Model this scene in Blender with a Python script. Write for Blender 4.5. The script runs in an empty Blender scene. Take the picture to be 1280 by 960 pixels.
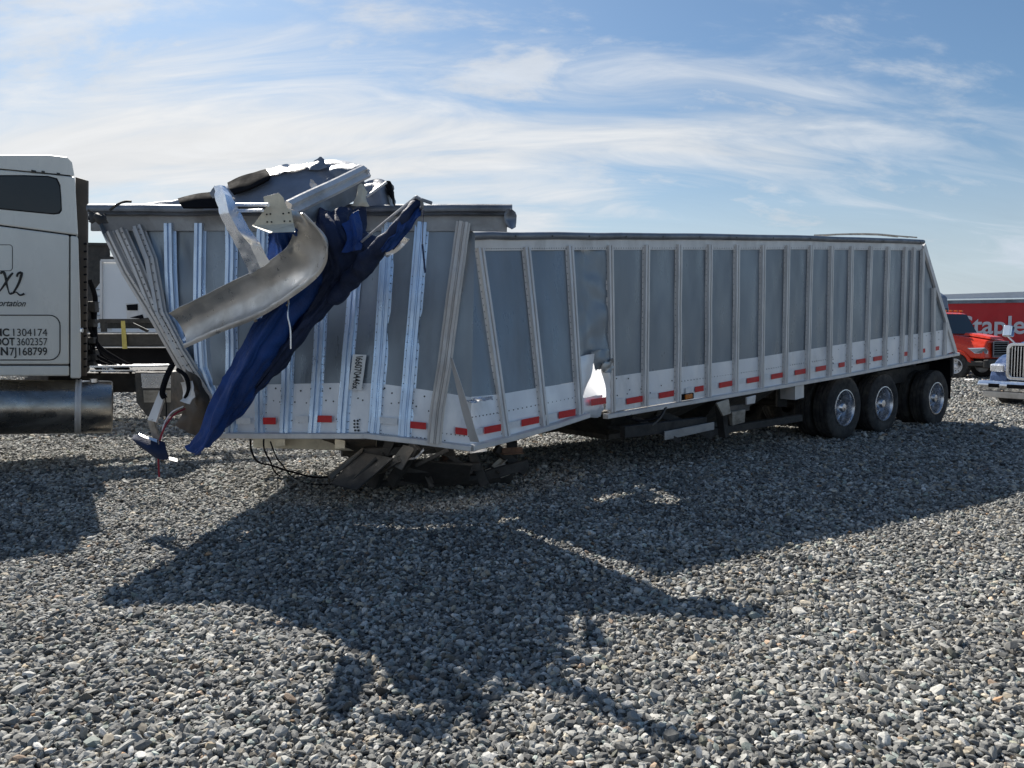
import bpy, math, random
import numpy as np
from mathutils import Vector, Matrix, noise
R = math.radians
random.seed(7); np.random.seed(7)
S = bpy.context.scene
COL = S.collection

# ------------------------------------------------------------------ camera
CAM_H = 1.65; F = 960.0; PITCH = R(3.58)
cam = bpy.data.cameras.new('camera'); co = bpy.data.objects.new('camera', cam); COL.objects.link(co)
cam.sensor_width = 36; cam.lens = 36 * F / 1280; cam.clip_end = 5000; cam.clip_start = 0.05
co.location = (0, 0, CAM_H); co.rotation_euler = (math.pi / 2 - PITCH, 0, 0)
S.camera = co

# ------------------------------------------------------------------ light
SUN_A, SUN_B = 0.53, 0.97                        # ground shadow per metre of height: +x, -y
EL = math.atan(1 / math.hypot(SUN_A, SUN_B)); AZ = math.atan2(-SUN_A, SUN_B)
sd = Vector((-SUN_A, SUN_B, 1)).normalized()
sl = bpy.data.lights.new('sun', 'SUN'); so = bpy.data.objects.new('sun', sl); COL.objects.link(so)
sl.energy = 5.0; sl.angle = R(0.5); sl.color = (1.0, 0.94, 0.85)
so.rotation_euler = sd.to_track_quat('Z', 'Y').to_euler(); so.location = (-20, 30, 40)
S.view_settings.view_transform = 'Standard'; S.view_settings.look = 'None'
S.view_settings.exposure = 0.68; S.view_settings.gamma = 1.0; S.view_settings.use_curve_mapping = False

# ------------------------------------------------------------------ node helpers
class NT:
    def __init__(s, tree): s.t = tree; s.n = tree.nodes; s.l = tree.links
    def new(s, typ, **k):
        n = s.n.new(typ)
        for a, b in k.items(): setattr(n, a, b)
        return n
    def put(s, sock, v):
        if v is None: return
        if isinstance(v, bpy.types.NodeSocket): s.l.new(v, sock)
        elif isinstance(v, (int, float)):
            try: sock.default_value = v
            except TypeError: sock.default_value = (v, v, v)
        else:
            v = tuple(v)
            if sock.type == 'RGBA' and len(v) == 3: v = v + (1,)
            sock.default_value = v
    def math(s, op, a, b=None, c=None, clamp=False):
        n = s.new('ShaderNodeMath', operation=op, use_clamp=clamp)
        for i, v in enumerate((a, b, c)): s.put(n.inputs[i], v)
        return n.outputs[0]
    def vmath(s, op, a, b=None):
        n = s.new('ShaderNodeVectorMath', operation=op); s.put(n.inputs[0], a); s.put(n.inputs[1], b)
        return n.outputs[0]
    def noise(s, vec, scale, detail=3, rough=.5, dist=0, out=0):
        n = s.new('ShaderNodeTexNoise'); s.put(n.inputs['Vector'], vec)
        n.inputs['Scale'].default_value = scale; n.inputs['Detail'].default_value = detail
        n.inputs['Roughness'].default_value = rough; n.inputs['Distortion'].default_value = dist
        return n.outputs[out]
    def ramp(s, f, stops):
        n = s.new('ShaderNodeValToRGB'); s.put(n.inputs[0], f); e = n.color_ramp.elements
        while len(e) < len(stops): e.new(0.5)
        for i, (p, c) in enumerate(stops):
            e[i].position = p; e[i].color = (c, c, c, 1) if isinstance(c, (int, float)) else tuple(c) + (1,)
        return n.outputs[0]
    def mix(s, f, a, b, mode='MIX'):
        n = s.new('ShaderNodeMix', data_type='RGBA', blend_type=mode)
        s.put(n.inputs[0], f); s.put(n.inputs[6], a); s.put(n.inputs[7], b); return n.outputs[2]
    def mapr(s, v, a, b, c=0, d=1, smooth=False):
        n = s.new('ShaderNodeMapRange'); n.interpolation_type = 'SMOOTHSTEP' if smooth else 'LINEAR'
        for i, x in enumerate((v, a, b, c, d)): s.put(n.inputs[i], x)
        return n.outputs[0]

def mat(name, col, rough=.5, metal=0, var=.15, vscale=6, dirt=0, dirtcol=(.10, .09, .075), bump=0, bscale=60, stretch=(1, 1, 1), spec=.5, rvar=.15):
    m = bpy.data.materials.new(name); m.use_nodes = True; t = NT(m.node_tree)
    b = t.n['Principled BSDF']
    geo = t.new('ShaderNodeNewGeometry').outputs['Position']
    vec = t.vmath('MULTIPLY', geo, stretch)
    n1 = t.noise(vec, vscale, 5, .6)
    f = t.mapr(n1, .3, .7, 1 - var, 1 + var)
    c = t.mix(1, tuple(col) + (1,), f, 'MULTIPLY')
    if dirt:
        n2 = t.noise(vec, vscale * .45, 6, .68, .4)
        d = t.mapr(n2, .62 - dirt * .35, .8 - dirt * .2, 0, min(1, dirt * 1.4), True)
        c = t.mix(d, c, tuple(dirtcol) + (1,))
    t.put(b.inputs['Base Color'], c)
    r = t.mapr(t.noise(vec, vscale * 2.3, 4, .6), .3, .7, max(.03, rough - rvar), min(1, rough + rvar))
    t.put(b.inputs['Roughness'], r)
    b.inputs['Metallic'].default_value = metal
    b.inputs['Specular IOR Level'].default_value = spec
    if bump:
        bn = t.new('ShaderNodeBump'); bn.inputs['Strength'].default_value = bump; bn.inputs['Distance'].default_value = .01
        t.put(bn.inputs['Height'], t.noise(geo, bscale, 4, .6)); t.l.new(bn.outputs[0], b.inputs['Normal'])
    return m

# ------------------------------------------------------------------ world
w = bpy.data.worlds.new('World'); S.world = w; w.use_nodes = True
t = NT(w.node_tree); bg = t.n['Background']
sky = t.new('ShaderNodeTexSky', sky_type='NISHITA'); sky.sun_disc = False
sky.sun_elevation = EL; sky.sun_rotation = AZ
sky.air_density = 1.15; sky.dust_density = 0.9; sky.ozone_density = 1.4; sky.altitude = 200
d = t.new('ShaderNodeTexCoord').outputs['Generated']
sx = t.new('ShaderNodeSeparateXYZ'); t.l.new(d, sx.inputs[0]); X, Y, Z = sx.outputs
zz = t.math('ADD', t.math('MAXIMUM', Z, 0.0), .42)
px_ = t.math('DIVIDE', X, zz); py_ = t.math('DIVIDE', Y, zz)
cb = t.new('ShaderNodeCombineXYZ'); t.l.new(px_, cb.inputs[0]); t.l.new(py_, cb.inputs[1]); pl = cb.outputs[0]
def rotscale(v, ang, sc, off):
    m_ = t.new('ShaderNodeMapping'); m_.vector_type = 'TEXTURE' if False else 'POINT'
    t.l.new(v, m_.inputs[0]); m_.inputs['Rotation'].default_value = (0, 0, ang); m_.inputs['Scale'].default_value = sc; m_.inputs['Location'].default_value = off
    return m_.outputs[0]
CLD_ANG, CLD_OFF = R(-34), (3.1, 1.7, 0)
q1 = rotscale(pl, CLD_ANG, (.8, 3.0, 1), CLD_OFF)
q2 = rotscale(pl, CLD_ANG, (2.4, 9.5, 1), (7.3, 2.2, 1))
big = t.noise(q1, 1.0, 4, .55, .5)
fine = t.noise(q2, 1.0, 9, .62, .9)
puff = t.noise(rotscale(pl, R(-12), (2.0, 4.2, 1), (1.7, 5.2, 3)), 1.6, 9, .62, .2)
# thin cloud is thicker towards the sun (left) and towards the horizon
cov = t.math('ADD', t.math('ADD', t.math('MULTIPLY', X, -.27), t.math('MULTIPLY', Z, -1.0)), .62)
s1 = t.math('ADD', t.math('MULTIPLY', big, 1.5), t.math('MULTIPLY', fine, .95))
s1 = t.math('ADD', s1, cov)
m1 = t.mapr(s1, 1.30, 2.0, 0, 1, True)
m2 = t.mapr(t.math('ADD', puff, t.math('MULTIPLY', cov, .32)), .58, .80, 0, .72, True)
hz = t.mapr(Z, 0.0, .26, .80, 0, True)
msk = t.math('MAXIMUM', t.math('MAXIMUM', m1, m2), hz)
dotn = t.new('ShaderNodeVectorMath', operation='DOT_PRODUCT'); t.l.new(d, dotn.inputs[0]); dotn.inputs[1].default_value = sd
glow = t.mapr(dotn.outputs['Value'], .25, 1.0, 0, 1, True)
cc = t.mix(glow, (7.0, 8.0, 9.2, 1), (10.3, 10.4, 10.5, 1))
skyc = t.mix(1, sky.outputs[0], (.86, 1.05, 1.20, 1), 'MULTIPLY')
cc = t.mix(1, cc, t.mapr(fine, .3, .7, .90, 1.07), 'MULTIPLY')
col = t.mix(msk, skyc, cc)
t.l.new(col, bg.inputs[0]); bg.inputs[1].default_value = 0.05

# ------------------------------------------------------------------ picture -> place
def ray(px, py):
    u = (px - 640) / F; v = (480 - py) / F
    return Vector((u, math.cos(PITCH) + v * math.sin(PITCH), -math.sin(PITCH) + v * math.cos(PITCH)))
O = Vector((0, 0, CAM_H))
def at(px, py, Yd):
    r = ray(px, py); return O + r * (Yd / r.y)
def gnd(px, py, z=0):
    r = ray(px, py); return O + r * ((z - CAM_H) / r.z)
KC, VC = 10.6, 1.3125
NC = Vector((1, -VC, 0)).normalized(); DC = Vector((VC, 1, 0)).normalized()
def onC(px, py, off=0.0):                       # rear side wall plane of the trailer, off = metres towards the viewer
    r = ray(px, py); k = (off * math.hypot(1, VC) - KC) / (r.x - VC * r.y); return O + r * k
def onT(px, py, off=0.0):                       # near side plane of the white tractor
    r = ray(px, py); k = (12.262 - off) / (r.y - .54 * r.x); return O + r * k

# ------------------------------------------------------------------ mesh helpers
def top(o):
    while o.parent: o = o.parent
    return o
class MB:
    def __init__(s): s.v = []; s.f = []
    def add(s, vs, fs):
        k = len(s.v); s.v += [tuple(p) for p in vs]; s.f += [tuple(i + k for i in f) for f in fs]; return s
    def hexa(s, p):                              # 8 points, bottom loop then top loop
        return s.add(p, [(3, 2, 1, 0), (4, 5, 6, 7), (0, 1, 5, 4), (1, 2, 6, 5), (2, 3, 7, 6), (3, 0, 4, 7)])
    def box(s, c, size, M=None):
        c = Vector(c); h = [x / 2 for x in size]; ps = []
        for z in (-1, 1):
            for a, b in ((-1, -1), (1, -1), (1, 1), (-1, 1)):
                p = Vector((a * h[0], b * h[1], z * h[2]))
                ps.append(c + (M @ p if M else p))
        return s.hexa(ps)
    def bar(s, a, b, wd, th, up=(0, 0, 1)):      # rectangular bar between two points
        a = Vector(a); b = Vector(b); d_ = (b - a).normalized(); sd_ = d_.cross(Vector(up))
        if sd_.length < 1e-4: sd_ = d_.cross(Vector((1, 0, 0)))
        sd_.normalize(); u = sd_.cross(d_); ps = []
        for p in (a, b):
            for i, j in ((-1, -1), (1, -1), (1, 1), (-1, 1)): ps.append(p + sd_ * i * wd / 2 + u * j * th / 2)
        return s.hexa(ps)
    def sweep(s, prof, path, outs, closed=True):  # prof (u,n) swept along path; outs = outward dir per point
        n = len(prof); vs = []
        for i, p in enumerate(path):
            a = path[max(0, i - 1)]; b = path[min(len(path) - 1, i + 1)]
            d_ = (b - a).normalized(); o = outs[i] if isinstance(outs, list) else outs
            o = (o - d_ * o.dot(d_)).normalized(); u = d_.cross(o)
            for q in prof: vs.append(p + u * q[0] + o * q[1])
        fs = []
        for i in range(len(path) - 1):
            for j in range(n if closed else n - 1):
                k = (j + 1) % n; fs.append((i * n + j, i * n + k, (i + 1) * n + k, (i + 1) * n + j))
        if closed: fs += [tuple(range(n))[::-1], tuple(range((len(path) - 1) * n, len(path) * n))]
        return s.add(vs, fs)
    def tube(s, path, r, n=8):
        path = [Vector(p) for p in path]; rr = r if isinstance(r, (list, tuple)) else [r] * len(path)
        ref = None; vs = []
        for i, p in enumerate(path):
            a = path[max(0, i - 1)]; b = path[min(len(path) - 1, i + 1)]; d_ = (b - a).normalized()
            if ref is None: ref = Vector((0, 0, 1)) if abs(d_.z) < .9 else Vector((1, 0, 0))
            u = (ref - d_ * ref.dot(d_)).normalized(); ref = u; v_ = d_.cross(u)
            for j in range(n):
                th = 2 * math.pi * j / n; vs.append(p + (u * math.cos(th) + v_ * math.sin(th)) * rr[i])
        fs = [(i * n + j, i * n + (j + 1) % n, (i + 1) * n + (j + 1) % n, (i + 1) * n + j) for i in range(len(path) - 1) for j in range(n)]
        fs += [tuple(range(n))[::-1], tuple(range((len(path) - 1) * n, len(path) * n))]
        return s.add(vs, fs)
    def lathe(s, prof, n=32, M=None, closed=True):  # prof (axial x, radius), axis = local X
        vs = []
        for a, r in prof:
            for j in range(n):
                th = 2 * math.pi * j / n; p = Vector((a, r * math.cos(th), r * math.sin(th))); vs.append(M @ p if M else p)
        m_ = len(prof); fs = []
        for i in range(m_ if closed else m_ - 1):
            k = (i + 1) % m_
            for j in range(n): fs.append((i * n + j, i * n + (j + 1) % n, k * n + (j + 1) % n, k * n + j))
        return s.add(vs, fs)
    def extr(s, poly, dvec):                     # polygon (3D) extruded by a vector
        n = len(poly); poly = [Vector(p) for p in poly]; q = [p + Vector(dvec) for p in poly]
        return s.add(poly + q, [tuple(range(n))[::-1], tuple(range(n, 2 * n))] + [(i, (i + 1) % n, n + (i + 1) % n, n + i) for i in range(n)])
def mesh(name, mb, m, smooth=False, org=Vector()):
    me = bpy.data.meshes.new(name); me.from_pydata([Vector(p) - org for p in mb.v], [], mb.f)
    me.materials.append(m)
    bm_fix(me)
    if smooth:
        me.polygons.foreach_set('use_smooth', [True] * len(me.polygons))
        me.set_sharp_from_angle(angle=R(smooth if smooth is not True else 40))
    me.update(); return me
def bm_fix(me):
    import bmesh
    b = bmesh.new(); b.from_mesh(me); bmesh.ops.recalc_face_normals(b, faces=b.faces); b.to_mesh(me); b.free()
def part(name, mb, m, parent=None, smooth=False, label=None, stuff=False, bevel=0, local=False):
    org = Vector() if (local or parent is None) else top(parent).location
    o = bpy.data.objects.new(name, mesh(name, mb, m, smooth, org)); COL.objects.link(o)
    if parent: o.parent = parent
    if label: o['label'] = label
    if stuff: o['kind'] = 'stuff'
    if bevel:
        bv = o.modifiers.new('bevel', 'BEVEL'); bv.width = bevel; bv.segments = 2; bv.limit_method = 'ANGLE'; bv.angle_limit = R(35)
    return o
def tag(o, label=None, cat=None, group=None, kind=None):
    if label: o['label'] = label
    if cat: o['category'] = cat
    if group: o['group'] = group
    if kind: o['kind'] = kind
    return o
def thing(name, label, cat, loc, rz=0, group=None):
    o = bpy.data.objects.new(name, None); COL.objects.link(o); o.location = loc; o.rotation_euler = (0, 0, rz); o.empty_display_size = .3
    return tag(o, label, cat, group)

def cr(P, t_):                                   # Catmull-Rom through a list
    n = len(P) - 1; x = t_ * n; i = min(int(x), n - 1); f = x - i
    p0 = P[max(i - 1, 0)]; p1 = P[i]; p2 = P[i + 1]; p3 = P[min(i + 2, n)]
    return .5 * ((2 * p1) + (p2 - p0) * f + (2 * p0 - 5 * p1 + 4 * p2 - p3) * f * f + (3 * p1 - p0 - 3 * p2 + p3) * f ** 3)
def sheet(grid, nu, nv, crumple=0, cs=8, thick=.004, fold=0, seed=0, linear=False, ragged=0):
    """grid rows of points -> dense crumpled sheet with thickness."""
    rows = [[Vector(p) for p in r] for r in grid]
    def lin(P, t_):
        n = len(P) - 1; x = t_ * n; i = min(int(x), n - 1); return P[i].lerp(P[i + 1], x - i)
    ev = lin if linear else cr
    pts = []
    for i in range(nv + 1):
        ctrl = [ev([rows[k][j] for k in range(len(rows))], i / nv) for j in range(len(rows[0]))]
        pts.append([ev(ctrl, j / nu) for j in range(nu + 1)])
    A = [[None] * (nu + 1) for _ in range(nv + 1)]; Nn = [[None] * (nu + 1) for _ in range(nv + 1)]
    for i in range(nv + 1):
        for j in range(nu + 1):
            a = pts[min(i + 1, nv)][j] - pts[max(i - 1, 0)][j]; b = pts[i][min(j + 1, nu)] - pts[i][max(j - 1, 0)]
            n = a.cross(b); n = n.normalized() if n.length > 1e-9 else Vector((0, -1, 0)); Nn[i][j] = n
    for i in range(nv + 1):
        for j in range(nu + 1):
            p = pts[i][j]; off = Vector((seed * 3.1, seed * 1.7, 0)); d_ = 0
            if crumple:
                q = p * cs + off
                d_ += crumple * (abs(noise.noise(q)) * 2 - .5 + .5 * abs(noise.noise(q * 2.3)))
            if fold: d_ += .35 * fold * math.sin(j / nu * 41 + 5 * noise.noise(p * 2.5 + off) * 2 + i / nv * 3)
            if fold: d_ += fold * math.sin(j / nu * math.pi * 2 * 2.6 + 2.2 * noise.noise(p * 2 + off) * 2 + seed)
            e = Vector()
            if ragged and (i in (0, nv) or j in (0, nu)):
                e = noise.noise_vector(p * 23 + off) * ragged
            A[i][j] = p + Nn[i][j] * d_ + e
    mb = MB(); W = nu + 1; H = nv + 1
    vs = [A[i][j] for i in range(H) for j in range(W)] + [A[i][j] - Nn[i][j] * thick for i in range(H) for j in range(W)]
    K = W * H; fs = []
    for i in range(nv):
        for j in range(nu):
            a, b, c, d_ = i * W + j, i * W + j + 1, (i + 1) * W + j + 1, (i + 1) * W + j
            fs.append((a, b, c, d_)); fs.append((K + d_, K + c, K + b, K + a))
    ring = [j for j in range(W)] + [i * W + nu for i in range(1, H)] + [nv * W + j for j in range(nu - 1, -1, -1)] + [i * W for i in range(nv - 1, 0, -1)]
    for a, b in zip(ring, ring[1:] + ring[:1]): fs.append((b, a, K + a, K + b))
    return mb.add(vs, fs)
def text(name, body, m, parent, loc, xd, yd, size, xs=1, shear=0, bold=0, depth=.002, align='LEFT', label=None):
    c = bpy.data.curves.new(name, 'FONT'); c.body = body; c.size = size; c.extrude = depth; c.shear = shear; c.offset = bold; c.align_x = align
    tmp = bpy.data.objects.new('tmp', c); COL.objects.link(tmp)
    dg = bpy.context.evaluated_depsgraph_get(); me = bpy.data.meshes.new_from_object(tmp.evaluated_get(dg))
    bpy.data.objects.remove(tmp)
    xd = Vector(xd).normalized(); yd = Vector(yd).normalized(); zd = xd.cross(yd)
    M = Matrix((xd * xs, yd, zd)).transposed().to_4x4(); M.translation = Vector(loc) - (top(parent).location if parent else Vector())
    me.transform(M); me.materials.clear(); me.materials.append(m); me.name = name
    o = bpy.data.objects.new(name, me); COL.objects.link(o); o.parent = parent
    if label: o['label'] = label
    return o
def pxs(l, f=at): return [f(*p) for p in l]

# ------------------------------------------------------------------ materials
M_alu = mat('aluminium', (.66, .645, .63), .46, .35, .10, 5, .25, (.16, .15, .14), .15, 90, (1, 1, .35))
M_alu_shiny = mat('bright_aluminium', (.80, .80, .82), .28, .9, .08, 6, .15, (.3, .28, .25), .1, 50)
M_skirt = mat('skirt_sheet', (.80, .81, .83), .45, .35, .08, 3, .22, (.25, .24, .22), .1, 60, (1, 1, .5))
M_panel = mat('grey_sheet', (.235, .27, .305), .36, .4, .12, 2.2, .30, (.12, .12, .12), .08, 40, (1, 1, .25))
M_rail = mat('rail_metal', (.22, .24, .27), .5, .5, .2, 4, .45, (.07, .07, .08), .2, 60)
M_band = mat('weathered_band', (.34, .34, .34), .5, .45, .15, 3, .45, (.13, .12, .11), .2, 50)
M_ablue = mat('sky_tint_aluminium', (.60, .71, .85), .36, .75, .08, 5, .15, (.2, .22, .25), .12, 80, (1, 1, .35))  # plain mill aluminium with the sky's blue reflection tinted into the colour
M_tan = mat('dirty_metal', (.42, .385, .33), .55, .35, .2, 6, .55, (.10, .085, .065), .3, 45)
M_alu_dull = mat('warm_aluminium', (.58, .55, .52), .5, .5, .08, 5, .3, (.3, .27, .24), .15, 60, (1, 1, .35))  # warmer, greyer version of the rib metal
M_bent = mat('bent_metal', (.48, .475, .465), .38, .7, .2, 3.2, .42, (.17, .16, .145), .12, 30)
M_cream = mat('cream_paint', (.66, .60, .47), .6, 0, .12, 12, .35, (.25, .20, .13), .2, 60)
M_blue = mat('blue_tarp', (.012, .050, .21), .55, 0, .25, 5, .35, (.01, .02, .07), .5, 60, spec=.3)
M_navy = mat('navy_tarp', (.018, .030, .075), .7, 0, .3, 5, .3, (.035, .04, .05), .5, 60, spec=.25)
M_greyt = mat('grey_vinyl', (.17, .20, .26), .5, 0, .15, 4, .3, (.06, .07, .09), .3, 30)
M_black = mat('black_rubber', (.012, .012, .014), .85, 0, .2, 3, .08, (.03, .03, .03), .04, 80, spec=.04)
M_tyre = mat('tyre_rubber', (.020, .020, .021), .85, 0, .3, 7, .6, (.075, .070, .062), .3, 120)
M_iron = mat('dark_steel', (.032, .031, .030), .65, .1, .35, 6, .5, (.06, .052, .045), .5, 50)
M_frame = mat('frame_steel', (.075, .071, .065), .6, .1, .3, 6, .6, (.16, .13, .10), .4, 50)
M_rivet = mat('rivet_dark', (.06, .065, .07), .6, .3, .2, 30)  # darker than the sheet: stands for dirt and shadow at rivet heads
M_red = mat('red_tape', (.62, .018, .022), .4, 0, .12, 20)
M_whtape = mat('white_tape', (.78, .78, .78), .35, 0, .06, 20)
M_amber = mat('amber_lens', (.55, .16, .02), .25, 0, .1, 20)
M_label = mat('white_label', (.80, .80, .78), .5, 0, .04, 20)
M_bright = mat('clean_liner', (.82, .82, .82), .5, .1, .04, 8)
M_foil = mat('clean_foil', (.80, .84, .90), .30, .8, .05, 6, .0, bump=.05)
M_ink = mat('black_ink', (.015, .015, .015), .5, 0, .05, 20)
M_cab = mat('white_paint', (.76, .75, .69), .32, 0, .05, 1.5, .28, (.40, .38, .33), .03, 20, (1, 1, .4))
M_glass = mat('dark_glass', (.010, .011, .013), .08, 0, .1, 3, .1, (.05, .05, .05), rvar=.04)
M_tank = mat('polished_tank', (.42, .40, .37), .30, .95, .15, 4, .55, (.14, .12, .10), .08, 18, (.4, 1, 1), rvar=.10)
M_chrome = mat('chrome', (.80, .81, .83), .12, 1, .05, 5, .1, (.4, .4, .4), rvar=.05)
M_redp = mat('red_paint', (.70, .045, .015), .30, 0, .08, 3, .15, (.35, .03, .02))
M_redt = mat('red_trailer_paint', (.58, .014, .018), .5, 0, .08, .8, .2, (.30, .02, .02))
M_greyb = mat('grey_blue_paint', (.16, .19, .25), .35, 0, .1, 3)
M_bluep = mat('blue_paint', (.06, .10, .21), .25, .3, .08, 3)
M_white = mat('white_sheet', (.76, .78, .80), .5, 0, .05, .6, .25, (.40, .40, .38))
M_brown = mat('brown_panel', (.085, .066, .050), .6, 0, .2, 4, .4, (.04, .035, .03), .2, 30)
M_rim = mat('polished_rim', (.62, .63, .66), .25, .9, .12, 8, .35, (.15, .13, .12), .1, 40, rvar=.1)
M_wire = mat('red_wire', (.25, .012, .03), .5, 0, .1, 20)
M_ywire = mat('yellow_strap', (.42, .36, .10), .7, 0, .2, 15)
M_letter = mat('pale_letter', (.70, .68, .70), .5, 0, .04, 2)

# ================================================================== GROUND
def gz(x, y):
    r = math.hypot(x, y); a = max(0.0, 1 - r / 60)
    return a * (.030 * noise.noise(Vector((x * .55, y * .8, 3))) + .014 * noise.noise(Vector((x * 1.9, y * 2.3, 9))) + .014 * noise.noise(Vector((x * 5.5, y * 6.5, 1)))) 
def ground():
    n = 170; ax = []
    for i in range(-n, n + 1):
        u = i / n; ax.append(math.copysign(14 * abs(u) + 1500 * abs(u) ** 7, u))
    W = len(ax); vs = [(x, y + 6, gz(x, y + 6)) for y in ax for x in ax]
    fs = [(j * W + i, j * W + i + 1, (j + 1) * W + i + 1, (j + 1) * W + i) for j in range(W - 1) for i in range(W - 1)]
    m = bpy.data.materials.new('gravel_bed'); m.use_nodes = True; t = NT(m.node_tree); b = t.n['Principled BSDF']
    pos = t.new('ShaderNodeNewGeometry').outputs['Position']
    v = t.new('ShaderNodeTexVoronoi'); t.put(v.inputs['Vector'], pos); v.inputs['Scale'].default_value = 22
    hs = t.new('ShaderNodeSeparateColor'); t.l.new(v.outputs['Color'], hs.inputs[0])
    c = t.ramp(hs.outputs[0], [(0, (.06, .065, .07)), (.4, (.16, .165, .165)), (.75, (.27, .26, .25)), (1, (.42, .40, .37))])
    e = t.mapr(v.outputs['Distance'], .2, .75, 1, .25)
    c = t.mix(1, c, e, 'MULTIPLY')
    c = t.mix(t.mapr(t.noise(pos, .9, 3), .35, .7, 0, .4), c, (.20, .195, .185, 1))
    t.put(b.inputs['Base Color'], c); b.inputs['Roughness'].default_value = .9
    bn = t.new('ShaderNodeBump'); bn.inputs['Strength'].default_value = .9; bn.inputs['Distance'].default_value = .03
    t.put(bn.inputs['Height'], t.math('SUBTRACT', 1, v.outputs['Distance'])); t.l.new(bn.outputs[0], b.inputs['Normal'])
    mb = MB(); mb.v = vs; mb.f = fs
    me = bpy.data.meshes.new('ground'); me.from_pydata(vs, [], fs); me.materials.append(m)
    o = bpy.data.objects.new('ground', me); COL.objects.link(o)
    tag(o, 'grey gravel ground of the open storage yard', None, None, 'structure')
ground()

def gravel():
    P = []
    def patch(y0, y1, sp, smul, jit=.55, margin=1.3):
        ny = int((y1 - y0) / sp)
        for k in range(ny):
            y = y0 + k * sp; hw = .70 * y + margin
            n = int(2 * hw / sp)
            xs = -hw + (np.arange(n) + np.random.uniform(-jit, jit, n)) * sp
            ys = y + np.random.uniform(-jit, jit, n) * sp
            P.append(np.stack([xs, ys, np.full(n, smul)], 1))
    patch(1.9, 5.0, .0215, 1.0); patch(1.9, 5.0, .046, 1.35); patch(5.0, 8.0, .026, 1.12)
    patch(8, 12, .032, 1.4); patch(12, 20, .05, 2.0); patch(20, 36, .10, 3.0)
    P = np.concatenate(P)
    keep = (P[:, 1] < 14) | (P[:, 0] > .25 * P[:, 1]) | (P[:, 0] < -.2 * P[:, 1]); P = P[keep]
    n = len(P); base = np.random.lognormal(0, .20, n) * .0130 * P[:, 2]
    base = np.minimum(base, .021 * P[:, 2])
    pos = np.zeros((n, 3), np.float32); pos[:, :2] = P[:, :2]
    # bilinear lookup of the ground height
    g = .06; x0, y0 = -26, 0; nx, ny = int(52 / g), int(36 / g)
    H = np.array([[gz(x0 + i * g, y0 + j * g) for i in range(nx + 1)] for j in range(ny + 1)])
    fx = np.clip((P[:, 0] - x0) / g, 0, nx - 1.001); fy = np.clip((P[:, 1] - y0) / g, 0, ny - 1.001)
    ix = fx.astype(int); iy = fy.astype(int); a = fx - ix; b = fy - iy
    hz_ = H[iy, ix] * (1 - a) * (1 - b) + H[iy, ix + 1] * a * (1 - b) + H[iy + 1, ix] * (1 - a) * b + H[iy + 1, ix + 1] * a * b
    pos[:, 2] = hz_ + np.random.uniform(-.2, 1.0, n) * base
    rot = np.stack([np.random.normal(0, .5, n), np.random.normal(0, .5, n), np.random.uniform(0, 6.28, n)], 1).astype(np.float32)
    scl = np.stack([base * np.random.uniform(1.0, 1.5, n), base * np.random.uniform(.7, 1.05, n), base * np.random.uniform(.38, .72, n)], 1).astype(np.float32)
    # stone colours
    tone = np.clip(np.random.beta(1.5, 2.5, n), 0, 1)
    c = np.stack([.038 + .50 * tone, .040 + .49 * tone, .042 + .445 * tone], 1)
    warm = np.random.rand(n) < .12; c[warm] *= np.array([1.12, 1.0, .84]); rust = np.random.rand(n) < .012; c[rust] *= np.array([1.3, .95, .72])
    pale = np.random.rand(n) < .035; c[pale] = np.array([.52, .51, .48]) * np.random.uniform(.8, 1.1, (pale.sum(), 1))
    green = np.random.rand(n) < .06; c[green] *= np.array([.88, 1.0, .98])
    col4 = np.concatenate([c, np.ones((n, 1))], 1).astype(np.float32)
    me = bpy.data.meshes.new('gravel'); me.vertices.add(n); me.vertices.foreach_set('co', pos.ravel())
    def attr(nm, ty, key, arr):
        A = me.attributes.new(nm, ty, 'POINT'); A.data.foreach_set(key, arr.ravel())
    attr('rot', 'FLOAT_VECTOR', 'vector', rot); attr('scl', 'FLOAT_VECTOR', 'vector', scl)
    attr('scol', 'FLOAT_COLOR', 'color', col4); attr('pick', 'INT', 'value', np.random.randint(0, 12, n).astype(np.int32))
    o = bpy.data.objects.new('gravel', me); COL.objects.link(o)
    tag(o, 'loose angular grey gravel stones covering the yard', 'gravel', None, 'stuff')
    m = bpy.data.materials.new('stone'); m.use_nodes = True; t = NT(m.node_tree); b = t.n['Principled BSDF']
    an = t.new('ShaderNodeAttribute', attribute_type='INSTANCER', attribute_name='scol')
    pos_ = t.new('ShaderNodeNewGeometry').outputs['Position']
    f = t.math('MULTIPLY', t.mapr(t.noise(pos_, 70, 4, .65), .25, .75, .72, 1.28), t.mapr(t.noise(pos_, .9, 4, .6), .3, .7, .78, 1.2))
    t.put(b.inputs['Base Color'], t.mix(1, an.outputs['Color'], f, 'MULTIPLY')); b.inputs['Roughness'].default_value = .82
    bn = t.new('ShaderNodeBump'); bn.inputs['Strength'].default_value = .35; bn.inputs['Distance'].default_value = .004
    t.put(bn.inputs['Height'], t.noise(pos_, 160, 3, .6)); t.l.new(bn.outputs[0], b.inputs['Normal'])
    # stones: ten angular lumps made in the node tree, one picked per point
    ng = bpy.data.node_groups.new('scatter_stones', 'GeometryNodeTree')
    ng.interface.new_socket('Geometry', in_out='INPUT', socket_type='NodeSocketGeometry')
    ng.interface.new_socket('Geometry', in_out='OUTPUT', socket_type='NodeSocketGeometry')
    g = NT(ng); gi = g.new('NodeGroupInput'); go = g.new('NodeGroupOutput')
    join = g.new('GeometryNodeGeometryToInstance')
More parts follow.
